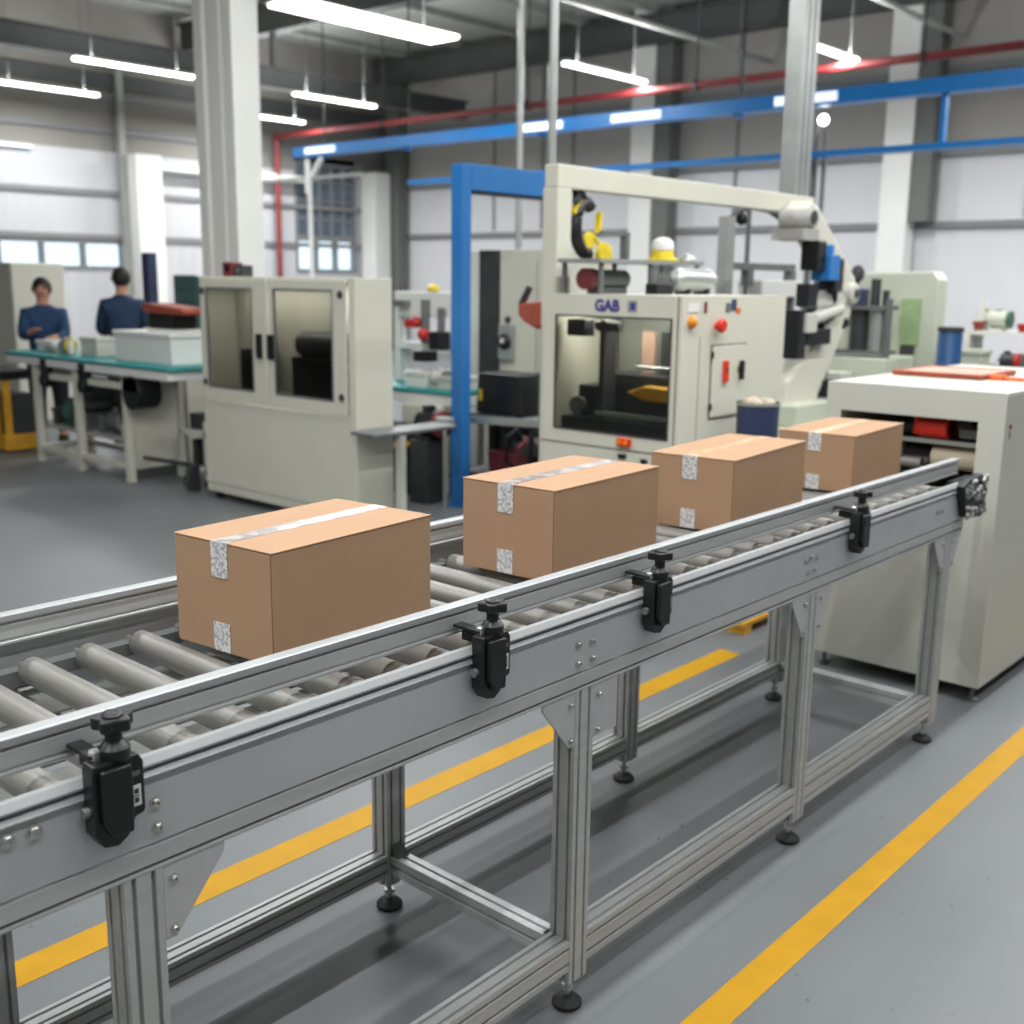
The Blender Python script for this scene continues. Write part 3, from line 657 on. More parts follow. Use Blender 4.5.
# steel stands behind the machine
sd = thing('pipe_stand', 'grey steel stand with cross tube behind the packing machine', 'stand', (6.2, 4.3, 0))
build('stand_post', MB().box(6.88, 6.98, 4.15, 4.23, 0, 2.05), 'steel_grey', sd, bevel=.004)
build('stand_post', MB().cyl((7.22, 4.19, 0), (7.22, 4.19, 2.12), .018, 10), 'mid', sd, smooth=35)
build('stand_tube', MB().tube([(6.98,4.19,2.04),(7.1,4.19,2.10),(7.22,4.19,2.13),(7.5,4.19,2.12),(7.72,4.19,2.06)], .022, 10), 'dark', sd, smooth=50)
build('stand_knob', MB().sphere((7.12, 4.19, 2.04), .045, 14, 8), 'blackm', sd, smooth=50)
build('stand_bar', MB().box(6.98, 7.9, 4.16, 4.22, 1.69, 1.74).box(7.2, 7.28, 4.16, 4.22, 1.58, 1.69), 'mid', sd)
build('stand_shelf', MB().box(7.3, 7.9, 4.1, 4.3, 1.50, 1.62), 'white', sd, bevel=.004)
build('stand_post', MB().box(7.84, 7.90, 4.15, 4.23, 0, 1.69), 'mid', sd, bevel=.004)

# silver post up to the roof, service conduits
sp = MB()
for dy in (0, .07, .14): sp.box(6.66+dy, 6.66+dy+.055, 3.55, 3.66, 2.151, ZR)
sp.box(6.67, 6.845, 3.57, 3.65, 2.151, ZR-.002)
o = build('service_post', sp, 'silver'); tag(o, 'tall ribbed silver service post rising from the gantry end to the roof', 'post')
o = build('conduit', MB().cyl((4.325, 3.608, 2.151), (4.325, 3.608, ZR), .021, 14), 'silver', smooth=35); tag(o, 'thin grey conduit dropping from the roof onto the gantry corner', 'conduit')
o = build('conduit', MB().cyl((7.65, 6.75, 0), (7.65, 6.75, ZR), .03, 14), 'silver', smooth=35); tag(o, 'thin grey conduit left of the gantry, farther back', 'conduit')

# blue plastic bin between packing machine and conveyor
o = thing('plastic_bin', 'navy blue plastic bin with pale sacks inside, between the packing machine and the far box', 'bin', (4.62, 2.58, 0))
build('bin_body', MB().lathe((4.62, 2.58, .06), [(.075,0),(.085,.02),(.098,.99),(.10,1.0),(.088,1.0),(.08,.85)], 28), 'navy', o, smooth=40)
m = MB()
for i in range(7):
    a = i*2*PI/7; m.sphere((4.62+.052*math.cos(a), 2.58+.052*math.sin(a), 1.048+.006*(i % 2)), .030, 10, 6)
build('bin_content', m, 'beige', o, smooth=60, label='pale crumpled packing')
build('bin_rim', MB().lathe((4.62, 2.58, 1.045), [(.096,0),(.103,.003),(.103,.015),(.088,.015),(.087,.0)], 28), 'silver', o, smooth=40)
p = thing('low_pallet', 'ochre yellow low floor pallet under the navy bin', 'pallet', (4.62, 2.62, 0))
m = MB()
for yy in (2.47, 2.56, 2.65): m.box(4.40, 4.84, yy, yy+.06, .04, .058)
build('pallet_board', m, 'ochre', p)
build('pallet_foot', MB().box(4.42, 4.48, 2.47, 2.71, 0, .04).box(4.76, 4.82, 2.47, 2.71, 0, .04), 'ochre', p)

# ------------------------------------------------------------------ cream two-door cabinet
K = thing('machine_cabinet', 'tall cream cabinet with two glazed doors standing on the open floor at the left', 'cabinet', (4.86, 6.2, 0))
cx0, cx1, cy0, cy1, cz0, cz1 = 4.56, 4.87, 5.36, 7.05, .06, 1.60; T = .03
m = MB()
m.box(cx0, cx1, cy0, cy0+T, cz0, cz1); m.box(cx0, cx1, cy1-T, cy1, cz0, cz1)
m.box(cx0, cx1, cy0+T, cy1-T, cz1-T, cz1); m.box(cx0, cx1, cy0+T, cy1-T, cz0, cz0+T); m.box(cx1-T, cx1, cy0+T, cy1-T, cz0+T, cz1-T)
m.box(cx0, cx0+T, cy0+T, cy1-T, cz0+T, .73); m.box(cx0+T, cx1-T, cy0+T, cy1-T, .70, .73)
m.box(cx0, cx0+T, cy0+T, 5.425, .73, cz1-T)
build('carcass', m, 'cream', K, bevel=.004)
build('bottom_seam', MB().box(cx0-.001, cx0, cy0, cy1, .12, .125), 'mid', K)
def door(y0, y1, wy0, wy1, hs, hy):
    z0, z1, a, b = .745, 1.585, .825, 1.525
    m = MB().box(cx0-.018, cx0-.001, y0, wy0, z0, z1).box(cx0-.018, cx0-.001, wy1, y1, z0, z1).box(cx0-.018, cx0-.001, wy0, wy1, z0, a).box(cx0-.018, cx0-.001, wy0, wy1, b, z1)
    d = build('door', m, 'cream', K, bevel=.003)
    build('door_glass', MB().box(cx0-.012, cx0-.008, wy0, wy1, a, b), 'glass', d)
    build('window_seal', MB().box(cx0-.020, cx0-.006, wy0, wy0+.012, a, b).box(cx0-.020, cx0-.006, wy1-.012, wy1, a, b).box(cx0-.020, cx0-.006, wy0+.012, wy1-.012, a, a+.012).box(cx0-.020, cx0-.006, wy0+.012, wy1-.012, b-.012, b), 'mid', d)
    build('door_handle', MB().box(cx0-.045, cx0-.018, hs, hs+.05, 1.06, 1.225), 'black', d, bevel=.006)
    for z in (.86, 1.50):
        build('hinge', MB().lathe((cx0-.018, hy, z), [(.024,0),(.024,-.008),(.012,-.014)], 12, 'x'), 'dark', d, smooth=35)
door(5.43, 6.22, 5.555, 6.165, 6.225-.06, 5.475)
door(6.232, 7.02, 6.40, 6.95, 6.29, 6.985)
# inside
build('inner_shelf', MB().box(cx0+.06, cx1-.035, cy0+.05, cy1-.05, .78, .80), 'cream_in', K)
build('inner_machine', MB().box(cx0+.10, cx1-.05, 5.56, 6.14, .80, 1.08).cyl((cx0+.2, 5.60, 1.16), (cx0+.2, 6.12, 1.16), .09, 18), 'blackm', K, bevel=.01)
build('inner_rail', MB().box(cx0+.10, cx0+.13, 5.55, 6.15, 1.04, 1.055), 'silver', K)
build('inner_motor', MB().cyl((cx0+.18, 6.52, .82), (cx0+.18, 6.52, 1.16), .075, 18).box(cx0+.1, cx0+.26, 6.62, 6.72, .8, 1.1), 'blackm', K, smooth=35)
build('inner_knob', MB().lathe((cx0+.18, 6.52, 1.16), [(.03,0),(.04,.01),(.03,.04),(.005,.05)], 14), 'red', K, smooth=40)
for yy in (5.42, 6.98):
    for xx in (4.62, 4.81): build('foot', MB().cyl((xx, yy, 0), (xx, yy, .06), .03, 14), 'rubber', K, smooth=35)
# little control boxes standing on the cabinet
o = thing('control_box', 'small dark red control box on top of the cream cabinet, the left one', 'control box', (4.8, 6.92, cz1))
build('box_shell', MB().box(4.72, 4.82, 6.88, 6.99, cz1, cz1+.10), 'maroon', o, bevel=.006); build('box_lens', MB().cyl((4.71, 6.93, cz1+.06), (4.72, 6.93, cz1+.06), .025, 14), 'black', o)
o = thing('control_box', 'small dark grey control box on top of the cream cabinet, the right one', 'control box', (4.8, 6.8, cz1))
build('box_shell', MB().box(4.72, 4.82, 6.76, 6.85, cz1, cz1+.08), 'dark', o, bevel=.006); build('box_lens', MB().cyl((4.71, 6.80, cz1+.04), (4.72, 6.80, cz1+.04), .02, 14), 'mid', o)
# small steel table by the cabinet
t = thing('side_table', 'small grey shelf table on one cream leg fixed beside the cream cabinet', 'table', (4.75, 5.0, 0))
build('table_top', MB().box(4.50, 5.22, 5.12, 5.35, .640, .662), 'mid', t, bevel=.004)
for x in (4.72,):
    for yy in (5.13,): build('leg', MB().box(x, x+.05, yy, yy+.05, 0, .640), 'cream2', t, bevel=.003)

# ------------------------------------------------------------------ left workbench with teal belt
W = thing('belt_conveyor', 'cream framed bench conveyor with a teal belt top at the left', 'belt conveyor', (4.75, 8.6, 0))
build('belt', MB().box(4.43, 4.98, 7.30, 9.95, .905, .935), 'teal', W, bevel=.01)
build('belt_side', MB().box(4.44, 4.97, 7.32, 9.93, .84, .903), 'white', W, bevel=.004)
fr = MB()
for x in (4.46, 4.92):
    fr.box(x, x+.05, 7.99, 9.50, .10, .15); fr.box(x, x+.05, 7.99, 9.50, .73, .78)
for y in (7.99, 9.45):
    fr.box(4.51, 4.92, y, y+.05, .10, .15); fr.box(4.51, 4.92, y, y+.05, .73, .78)
build('bench_frame', fr, 'cream', W, bevel=.003)
for x in (4.46, 4.92):
    for y in (7.97, 8.74, 9.45): build('leg', MB().box(x-.002, x+.055, y, y+.06, .0, .84), 'cream', W, bevel=.003)
build('side_panel', MB().box(4.515, 4.915, 7.985, 7.995, .15, .73), 'cream', W)
build('bench_shelf', MB().box(4.52, 4.92, 8.05, 9.45, .30, .32), 'cream_in', W)
build('shade_backing', MB().box(4.905, 4.915, 8.06, 9.44, .33, .72), 'dark', W)  # dark sheet added to darken the space under the belt
build('drive_motor', MB().cyl((4.42, 7.83, .72), (4.62, 7.83, .72), .13, 20).box(4.42, 4.62, 7.72, 7.95, .72, .84), 'blackm', W, bevel=.01)
for y in (8.55, 9.2): build('belt_bracket', MB().box(4.43, 4.50, y, y+.10, .70, .90).cyl((4.42, y+.05, .72), (4.50, y+.05, .72), .06, 14), 'blackm', W, bevel=.008)
def box_thing(name, label, cat, x0, x1, y0, y1, z0, z1, m, lid=None, bev=.006, group=None):
    o = thing(name, label, cat, ((x0+x1)/2, (y0+y1)/2, z0), group)
    t = .012
    b = MB().box(x0, x1, y0, y1, z0, z0+t).box(x0, x0+t, y0, y1, z0+t, z1).box(x1-t, x1, y0, y1, z0+t, z1).box(x0+t, x1-t, y0, y0+t, z0+t, z1).box(x0+t, x1-t, y1-t, y1, z0+t, z1)
    build('crate_wall', b, m, o, bevel=bev*.4)
    r = MB().box(x0-.01, x1+.01, y0-.01, y0+.004, z1-.03, z1).box(x0-.01, x1+.01, y1-.004, y1+.01, z1-.03, z1).box(x0-.01, x0+.004, y0+.004, y1-.004, z1-.03, z1).box(x1-.004, x1+.01, y0+.004, y1-.004, z1-.03, z1)
    build('crate_rim', r, m, o, bevel=bev*.4)
    if lid: build('crate_content', MB().box(x0+t, x1-t, y0+t, y1-t, z0+t, z1-.02), lid, o)
    return o
def motor_thing(name, label, cat, c, s, m1, m2, axis='y'):
    """motor with a finned body, terminal box, foot and coloured fan cover"""
    x, y, z = c; o = thing(name, label, cat, c)
    b = MB().lathe((x, y, z+s*.55), [(.1*s,-.5*s),(.42*s,-.48*s),(.42*s,.3*s),(.3*s,.34*s),(.06*s,.36*s),(.06*s,.55*s),(.01*s,.56*s)], 18, axis)
    build('motor_body', b, m1, o, smooth=35)
    build('terminal_box', MB().box(x-.16*s, x+.16*s, y-.16*s, y+.16*s, z+.92*s, z+1.12*s), m1, o, bevel=.01*s)
    build('fan_cover', MB().lathe((x, y, z+s*.55), [(.2*s,-.72*s),(.44*s,-.68*s),(.44*s,-.5*s),(.2*s,-.49*s)], 18, axis), m2, o, smooth=35)
    build('motor_foot', MB().box(x-.35*s, x+.35*s, y-.35*s, y+.3*s, z, z+.14*s), m1, o)
    return o
def bottle(label, x, y, z, r, h, m, m2, cat='bottle', name='bottle', group=None):
    o = thing(name, label, cat, (x, y, z), group)
    build('bottle_body', MB().lathe((x, y, z), [(r*.7,0),(r,.01),(r,h*.65),(r*.45,h*.8),(r*.4,h*.86)], 16), m, o, smooth=40)
    build('cap', MB().lathe((x, y, z+h*.86), [(r*.5,0),(r*.5,h*.14)], 14), m2, o, smooth=35)
    return o
zt = .936
box_thing('storage_crate', 'large white crate on the teal belt, nearest the cream cabinet', 'crate', 4.62, 4.92, 7.55, 8.38, zt, 1.17, 'white', 'white')
box_thing('storage_crate', 'small white crate on the teal belt in front of the standing person', 'crate', 4.66, 4.92, 8.74, 9.02, zt, 1.09, 'cream2', 'beige')
box_thing('parts_bin', 'white bin with dark red content at the far left end of the teal belt', 'bin', 4.66, 4.9, 9.50, 9.80, zt, 1.03, 'white', 'maroon')
motor_thing('gear_motor', 'small motor with a yellow cover among the items on the teal belt', 'motor', (4.62, 9.18, zt), .13, 'silver', 'yellow')
bottle('small pale bottle on the teal belt between the small crate and the yellow-covered motor', 4.60, 9.06, zt, .03, .15, 'cream2', 'yellow')
box_thing('parts_bin', 'small grey bin on the teal belt beside the white bin with dark red content', 'bin', 4.58, 4.74, 9.33, 9.46, zt, .995, 'silver', 'mid')
o = thing('label_printer', 'printer with an orange red lid and black body behind the large white crate', 'printer', (5.25, 8.5, 0))
build('printer_stand', MB().box(5.14, 5.42, 8.2, 8.85, 0, 1.16), 'cream', o, bevel=.01)
build('printer_body', MB().box(5.15, 5.40, 8.40, 8.76, 1.16, 1.28), 'blackm', o, bevel=.012)
build('printer_lid', MB().prism([(8.16,1.30),(8.24,1.335),(8.78,1.37),(8.86,1.34),(8.78,1.285),(8.2,1.28)], 'x', 5.14, 5.40), 'redlens', o, bevel=.01)
o = build('display_screen', MB().box(5.30, 5.36, 7.48, 7.66, .95, 1.28).box(5.32, 5.5, 7.5, 7.64, 0, .95), 'blackm', bevel=.008); tag(o, 'black upright terminal beside the cream cabinet, behind the teal belt', 'terminal')
o = thing('parts_cabinet', 'teal green drawer cabinet behind the printer near the main column', 'cabinet', (6.6, 10.1, 0))
build('cabinet_body', MB().box(6.4, 6.8, 9.90, 10.36, 0, 1.60), 'teal_d', o, bevel=.006)
for i in range(5): build('drawer', MB().box(6.385, 6.4, 9.93, 10.33, .9+.145*i, 1.03+.145*i), 'teal_d', o, bevel=.004)
o = build('steel_post', MB().box(6.0, 6.1, 10.15, 10.27, 0, 1.82), 'navy', bevel=.004); tag(o, 'dark blue square steel post behind the printer', 'post')
o = build('blue_barrier', MB().box(5.28, 5.34, 7.22, 7.44, 0, 1.28), 'navy', bevel=.006); tag(o, 'narrow dark navy panel standing next to the cream cabinet', 'panel')
# machinery on the shelf of the bench
motor_thing('gear_motor', 'dark green motor on the lower shelf of the teal belt bench, left bay', 'motor', (4.66, 9.18, .32), .22, 'green', 'dark')
motor_thing('gear_motor', 'grey motor on the lower shelf of the teal belt bench, right bay', 'motor', (4.66, 8.45, .32), .20, 'mid', 'silver')
box_thing('storage_crate', 'brown crate on the lower shelf of the bench, far right', 'crate', 4.6, 4.85, 8.10, 8.32, .32, .42, 'beige', 'dark')
for i, yy in enumerate((8.62, 8.90, 9.40)):
    box_thing('storage_crate', ['grey crate in the right bay of the bench shelf', 'pale crate in the middle of the bench shelf', 'dark crate at the left end of the bench shelf'][i], 'crate', 4.6, 4.86, yy-.03, yy+.07, .32, .46, ['mid', 'silver', 'dark'][i], 'blackm')
for i, (yy, zz) in enumerate(((8.09,.50),(8.75,.52))):
    o = build('hanging_unit', MB().box(4.56, 4.80, yy, yy+.25, .60, .728).cyl((4.55, yy+.1, zz+.03), (4.80, yy+.1, zz+.03), .06, 14), ['blackm', 'mid'][i], bevel=.008)
    tag(o, ['black drive unit hanging under the bench top, right bay', 'grey drive unit hanging under the bench top, left bay'][i], 'drive unit')
# small white trolley between bench and cabinet
o = thing('hand_trolley', 'low white trolley with grey handle between the bench and the cream cabinet', 'trolley', (4.9, 7.5, 0))
m = MB()
for x in (4.72, 5.05):
    for yy in (7.30, 7.62): m.box(x, x+.03, yy, yy+.03, .07, .52)
m.box(4.72, 5.08, 7.30, 7.65, .40, .44).box(4.72, 5.08, 7.30, 7.65, .12, .15)
build('trolley_frame', m, 'cream2', o, bevel=.003)
build('trolley_load', MB().box(4.78, 5.02, 7.36, 7.60, .44, .56).box(4.78, 5.0, 7.38, 7.44, .15, .36).box(4.78, 5.0, 7.52, 7.58, .15, .36), 'dark', o, bevel=.005)
m = MB()
for x in (4.75, 5.04):
    for yy in (7.32, 7.62): m.cyl((x-.015, yy, .035), (x+.015, yy, .035), .035, 14)
build('wheel', m, 'rubber', o, smooth=35)
o = build('tow_bar', MB().bar((4.55, 7.9, .20), (4.62, 7.35, .20), .03, .03).bar((4.42,7.12,.10),(4.62,7.35,.20),.025,.025).box(4.60, 4.66, 7.30, 7.40, 0, .20), 'dark', bevel=.003); tag(o, 'dark steel bar sticking out low beside the bench conveyor', 'bar')
# wooden rack at the far left edge
o = thing('pallet_rack', 'ochre yellow low rack under a dark top at the far left edge', 'rack', (4.9, 10.4, 0))
build('rack_top', MB().box(4.45, 4.80, 10.1, 10.9, .66, .74), 'blackm', o, bevel=.005)
build('rack_base', MB().box(4.45, 4.80, 10.1, 10.9, .02, .16), 'ochre', o, bevel=.005)
m = MB()
for yy in (10.11, 10.35, 10.6, 10.84): m.box(4.47, 4.53, yy, yy+.05, .16, .66)
build('rack_post', m, 'ochre', o)
build('rack_load', MB().box(4.56, 4.78, 10.15, 10.8, .16, .52), 'dark', o, bevel=.01)
o = build('machine_housing', MB().box(5.5, 6.1, 12.05, 13.0, 0, 1.72), 'cream', bevel=.02); tag(o, 'cream machine housing cut by the left edge of the picture, behind the workers', 'machine housing')

# ------------------------------------------------------------------ second belt line behind the cabinet
W2 = thing('belt_conveyor', 'second teal belt conveyor behind, between the cream cabinet and the blue post', 'belt conveyor', (6.15, 6.3, 0))
build('belt', MB().box(5.92, 6.40, 5.87, 7.8, .74, .775), 'teal', W2, bevel=.008)
build('belt_side', MB().box(5.93, 6.39, 5.89, 7.78, .66, .738), 'white', W2, bevel=.004)
build('gear_box', MB().box(5.86, 5.93, 5.95, 6.35, .46, .66), 'cream', W2, bevel=.01)
m = MB()
for x in (5.95, 6.33):
    for yy in (5.92, 6.7, 7.7): m.box(x, x+.05, yy, yy+.05, 0, .66)
build('conveyor_leg', m, 'cream', W2)
z2 = .776
random.seed(3)
box_thing('parts_bin', 'white bin with beige content on the second belt, left', 'bin', 6.0, 6.25, 6.22, 6.46, z2, .90, 'white', 'beige')
box_thing('parts_bin', 'cream bin on the second belt, next to the blue post', 'bin', 6.0, 6.25, 5.90, 6.10, z2, .88, 'cream2', 'pink')
o = thing('assembly_fixture', 'white assembly fixture with red handles above the second belt', 'fixture', (6.3, 6.5, z2))
build('fixture_frame', MB().box(6.27, 6.36, 6.82, 6.88, z2, 1.5).box(6.27, 6.36, 6.18, 6.24, z2, 1.5).box(6.27, 6.36, 6.24, 6.82, 1.30, 1.50).box(6.26, 6.38, 6.24, 6.82, 1.04, 1.10), 'white', o, bevel=.006)
build('fixture_column', MB().cyl((6.24, 6.48, 1.10), (6.24, 6.48, 1.44), .035, 14).cyl((6.24, 6.30, 1.10), (6.24, 6.30, 1.38), .03, 14).box(6.2, 6.27, 6.68, 6.80, 1.38, 1.43), 'mid', o, smooth=35)
build('red_handle', MB().sphere((6.22, 6.56, 1.26), .045, 14, 8).box(6.18, 6.26, 6.54, 6.66, 1.22, 1.28).sphere((6.20, 6.46, 1.17), .05, 14, 8), 'red', o, smooth=50, label='red rounded handle')
build('clamp_block', MB().box(6.14, 6.26, 6.36, 6.52, .96, 1.04).box(6.12, 6.24, 6.20, 6.32, 1.06, 1.2), 'blackm', o, bevel=.008)
build('fixture_tip', MB().lathe((6.31, 6.46, 1.50), [(.02,0),(.05,.01),(.05,.04),(.02,.06)], 14), 'yellow', o, smooth=40)
motor_thing('gear_motor', 'cream motor with grey cover on the second belt under the fixture', 'motor', (6.08, 6.16, z2), .14, 'cream2', 'mid')
bottle('small white bottle on the second belt, right beside the blue post', 6.0, 5.84, z2, .03, .16, 'white', 'lime')
# hanging drive below second belt
motor_thing('gear_motor', 'black motor on a bracket in front of the second belt by the small table', 'motor', (5.6, 5.78, .46), .22, 'black', 'maroon')
o = build('motor_stand', MB().box(5.5, 5.7, 5.70, 5.88, 0, .46), 'dark', bevel=.006); tag(o, 'dark stand carrying the black motor near the blue post', 'stand')
# low dark machine frame between the cabinet and the packing machine
o = thing('roller_table', 'dark low roller table cluttered with tools, behind the two middle boxes', 'roller table', (5.95, 5.1, 0))
m = MB()
for x in (5.86, 6.30):
    m.box(x, x+.05, 4.35, 5.84, .58, .64)
    for yy in (4.36, 5.0, 5.78): m.box(x, x+.05, yy, yy+.05, 0, .58)
    m.box(x, x+.05, 4.35, 5.84, .14, .18)
build('table_frame', m, 'dark', o, bevel=.003)
m = MB()
for i in range(14): m.cyl((5.91, 4.42+.105*i, .615), (6.30, 4.42+.105*i, .615), .03, 12)
build('table_roller', m, 'silver', o, smooth=35)
build('track', MB().bar((5.80, 5.80, .60), (5.80, 4.45, .66), .04, .05), 'silver', o)
build('shade_backing', MB().box(6.36, 6.38, 4.36, 5.83, .02, .57), 'dark', o)  # dark sheet added to darken the space under the table
build('lower_tray', MB().box(5.9, 6.3, 4.4, 5.8, .18, .20), 'mid', o)
box_thing('storage_crate', 'dark maroon crate under the dark roller table', 'crate', 5.92, 6.25, 5.05, 5.48, .20, .38, 'maroon', 'maroon')
box_thing('storage_crate', 'black crate under the dark roller table, right', 'crate', 5.92, 6.25, 4.55, 4.95, .20, .45, 'blackm', 'dark')
motor_thing('gear_motor', 'dark motor low under the roller table beside the blue post', 'motor', (5.72, 5.25, .0), .22, 'dark', 'mid')
o = thing('terminal_cabinet', 'black box with a yellow tag standing on the dark roller table', 'terminal box', (5.98, 5.28, .645))
build('terminal_shell', MB().prism([(5.16,.646),(5.62,.646),(5.60,.94),(5.20,.94)], 'x', 5.92, 6.2), 'black', o, bevel=.01)
build('terminal_tag', MB().box(5.914, 5.9195, 5.555, 5.585, .74, .82), 'yellow', o, label='yellow tag')
o = thing('terminal_cabinet', 'dark green box on the roller table close to the packing machine', 'terminal box', (5.98, 4.95, .645))
build('terminal_shell', MB().box(5.96, 6.18, 4.86, 5.06, .646, .98), 'green', o, bevel=.01); build('terminal_front', MB().box(5.95, 5.96, 4.87, 4.93, .70, .92), 'black', o)
o = build('cable_clamp', MB().lathe((5.50, 5.52, .60), [(.02,0),(.07,.01),(.07,.05),(.02,.06)], 14).cyl((5.50,5.52,0),(5.50,5.52,.60),.012,8), 'silver', smooth=35); tag(o, 'small round grey stand in front of the blue post', 'stand')
o = thing('yellow_lever', 'yellow lever machine low beside the side table and blue post', 'lever', (5.5, 6.2, 0))
build('lever_base', MB().box(5.66, 5.84, 5.95, 6.6, 0, .52), 'blackm', o, bevel=.01)
build('lever_arm', MB().bar((5.60, 6.28, .36), (5.60, 5.92, .42), .04, .035).bar((5.60, 6.05, .38), (5.62, 6.12, .30), .03, .03), 'ochre', o, bevel=.005)
o = thing('hose_manifold', 'tangle of black hoses and silver couplings at the front of the dark roller table', 'hose manifold', (5.78, 5.0, 0))
build('manifold_block', MB().box(5.74, 5.82, 4.55, 5.08, .42, .50).box(5.76, 5.80, 4.65, 4.69, 0, .42).box(5.76, 5.80, 4.95, 4.99, 0, .42), 'dark', o, bevel=.004)
for i in range(5):
    yy = 4.58 + .11*i; dz = [.02,-.05,.06,-.02,.04,-.06,.01][i]
    build('hose', MB().tube([(5.78,yy,.49),(5.72,yy+.02,.56+dz),(5.68,yy+.07,.50+dz),(5.70,yy+.10,.36),(5.76,yy+.06,.28+dz)], .016, 8), 'blackm' if i % 3 else 'maroon', o, smooth=60)
    build('coupling', MB().cyl((5.78, yy, .50), (5.78, yy, .545), .02, 12), 'bolt', o, smooth=35)
# tall cream cabinet behind with dark strip
o = thing('control_cabinet', 'tall cream control cabinet with a dark grey edge strip behind the blue post', 'cabinet', (7.2, 6.2, 0))
build('cabinet_body', MB().box(6.95, 7.6, 5.68, 6.33, 0, 1.845), 'cream', o, bevel=.006)
build('edge_strip', MB().box(6.93, 7.6, 6.335, 6.55, 0, 1.84), 'dark', o, bevel=.004, label='dark grey edge strip')
build('pale_strip', MB().box(6.95, 7.6, 6.555, 6.72, 0, 1.84), 'white', o, bevel=.004)
build('cabinet_seam', MB().box(6.948, 6.951, 5.92, 5.926, .1, 1.75), 'mid', o)
build('fan_plate', MB().box(6.91, 6.95, 6.15, 6.31, .95, 1.24), 'silver', o, bevel=.006)
build('fan_motor', MB().lathe((6.91, 6.23, 1.10), [(.065,0),(.065,-.02),(.05,-.035),(.01,-.036)], 20, 'x'), 'black', o, smooth=35)
build('fan_knob', MB().lathe((6.875, 6.23, 1.11), [(.022,0),(.022,-.01),(.005,-.014)], 14, 'x'), 'white', o, smooth=35)
build('round_button', MB().lathe((6.95, 6.23, 1.28), [(.028,0),(.028,-.02),(.015,-.03)], 14, 'x'), 'dark', o, smooth=35)
o = thing('parts_hopper', 'orange red tapered hopper mounted left of the packing machine window', 'hopper', (5.3, 4.6, 0))
build('hopper_bin', MB().prism([(4.36,1.48),(4.36,1.34),(4.42,1.31),(4.52,1.35),(4.57,1.39),(4.57,1.46)], 'x', 5.18, 5.36), 'redlens', o, bevel=.012)
build('hopper_post', MB().box(5.27, 5.31, 4.42, 4.46, 0, 1.33), 'dark', o)
build('hopper_arm', MB().bar((5.2, 4.56, 1.45), (5.2, 4.49, 1.56), .03, .03), 'dark', o)

# ------------------------------------------------------------------ blue portal frame
o = thing('blue_portal_frame', 'bright blue steel portal frame standing behind the second box', 'portal frame', (6.1, 5.56, 0))
build('portal_post', MB().box(5.64, 5.73, 5.49, 5.60, 0.012, 2.37), 'blue', o, bevel=.005)
build('portal_beam', MB().box(5.7305, 6.6795, 5.49, 5.60, 2.20, 2.375), 'blue', o, bevel=.005)
build('portal_post', MB().box(6.68, 6.79, 5.49, 5.60, 0, 2.375), 'blue', o, bevel=.005)
build('base_plate', MB().box(5.59, 5.78, 5.45, 5.64, 0, .012), 'blue', o)
build('beam_edge', MB().box(5.76, 6.66, 5.51, 5.58, 2.18, 2.199), 'dark', o)

# ------------------------------------------------------------------ right-hand background
o = thing('filling_machine', 'pale machine with a rounded cabinet, green film and dark drums behind the robot arm', 'machine', (8.6, 3.6, 0))
build('cabinet_body', MB().prism([(3.22,0),(3.22,1.64),(3.27,1.70),(3.78,1.69),(3.84,1.63),(3.84,0)], 'x', 8.32, 8.50), 'pale_green', o, bevel=.012)
build('machine_bench', MB().box(7.75, 8.28, 3.34, 4.05, 0, 1.08), 'pale_green', o, bevel=.01)
build('bench_step', MB().box(7.55, 7.74, 3.56, 4.05, 0, .98), 'cream2', o, bevel=.01)
build('drum_shelf', MB().box(7.78, 8.02, 3.38, 4.05, 1.10, 1.13).box(7.78, 8.02, 3.38, 4.05, 1.42, 1.45), 'mid', o)
for i, yy in enumerate((3.46, 3.60, 3.73, 3.86, 3.98)):
    build('drum', MB().cyl((7.88, yy, 1.13), (7.88, yy, 1.42), .062, 18), ['silver', 'dark', 'pale_green', 'mid', 'dark'][i], o, smooth=35)
build('end_plate', MB().box(7.79, 7.86, 3.355, 3.38, 1.08, 1.50), 'mid', o)
build('green_film', MB().box(8.30, 8.318, 3.34, 3.48, 1.16, 1.50), 'lime', o, label='green film')
build('film_clip', MB().box(8.285, 8.318, 3.36, 3.46, 1.09, 1.15), 'dark', o)
build('top_unit', MB().box(7.85, 8.0, 3.60, 3.74, 1.45, 1.57).box(7.85, 8.0, 3.80, 3.98, 1.45, 1.62), 'navy', o, bevel=.008)
build('top_valve', MB().lathe((7.92, 3.67, 1.57), [(.02,0),(.02,.05),(.045,.07),(.05,.12),(.03,.16),(.005,.17)], 16).cyl((7.92, 3.52, 1.45), (7.92, 3.52, 1.64), .035, 14).cyl((7.92, 3.44, 1.45), (7.92, 3.44, 1.56), .025, 14), 'dark', o, smooth=40)
bd = thing('blue_drum', 'blue drum with a dark lid behind the sealing machine, at the right', 'drum', (8.1, 2.98, 0))
build('drum_body', MB().lathe((8.1, 3.02, 0), [(.075,0),(.085,.01),(.085,.6),(.09,.61),(.085,.62),(.085,1.27),(.08,1.28)], 24), 'drum', bd, smooth=35)
build('drum_lid', MB().lathe((8.1, 3.02, 1.28), [(.092,0),(.092,.025),(.08,.03)], 24), 'dark', bd, smooth=35)
sh = thing('test_bench', 'pale bench with shelf behind the sealing machine at the right edge', 'bench', (8.6, 2.4, 0))
build('bench_body', MB().box(8.25, 8.95, 1.6, 3.12, 0, .98), 'cream2', sh, bevel=.008)
build('bench_top', MB().box(8.23, 8.97, 1.58, 3.14, .98, 1.01), 'mid', sh, bevel=.004)
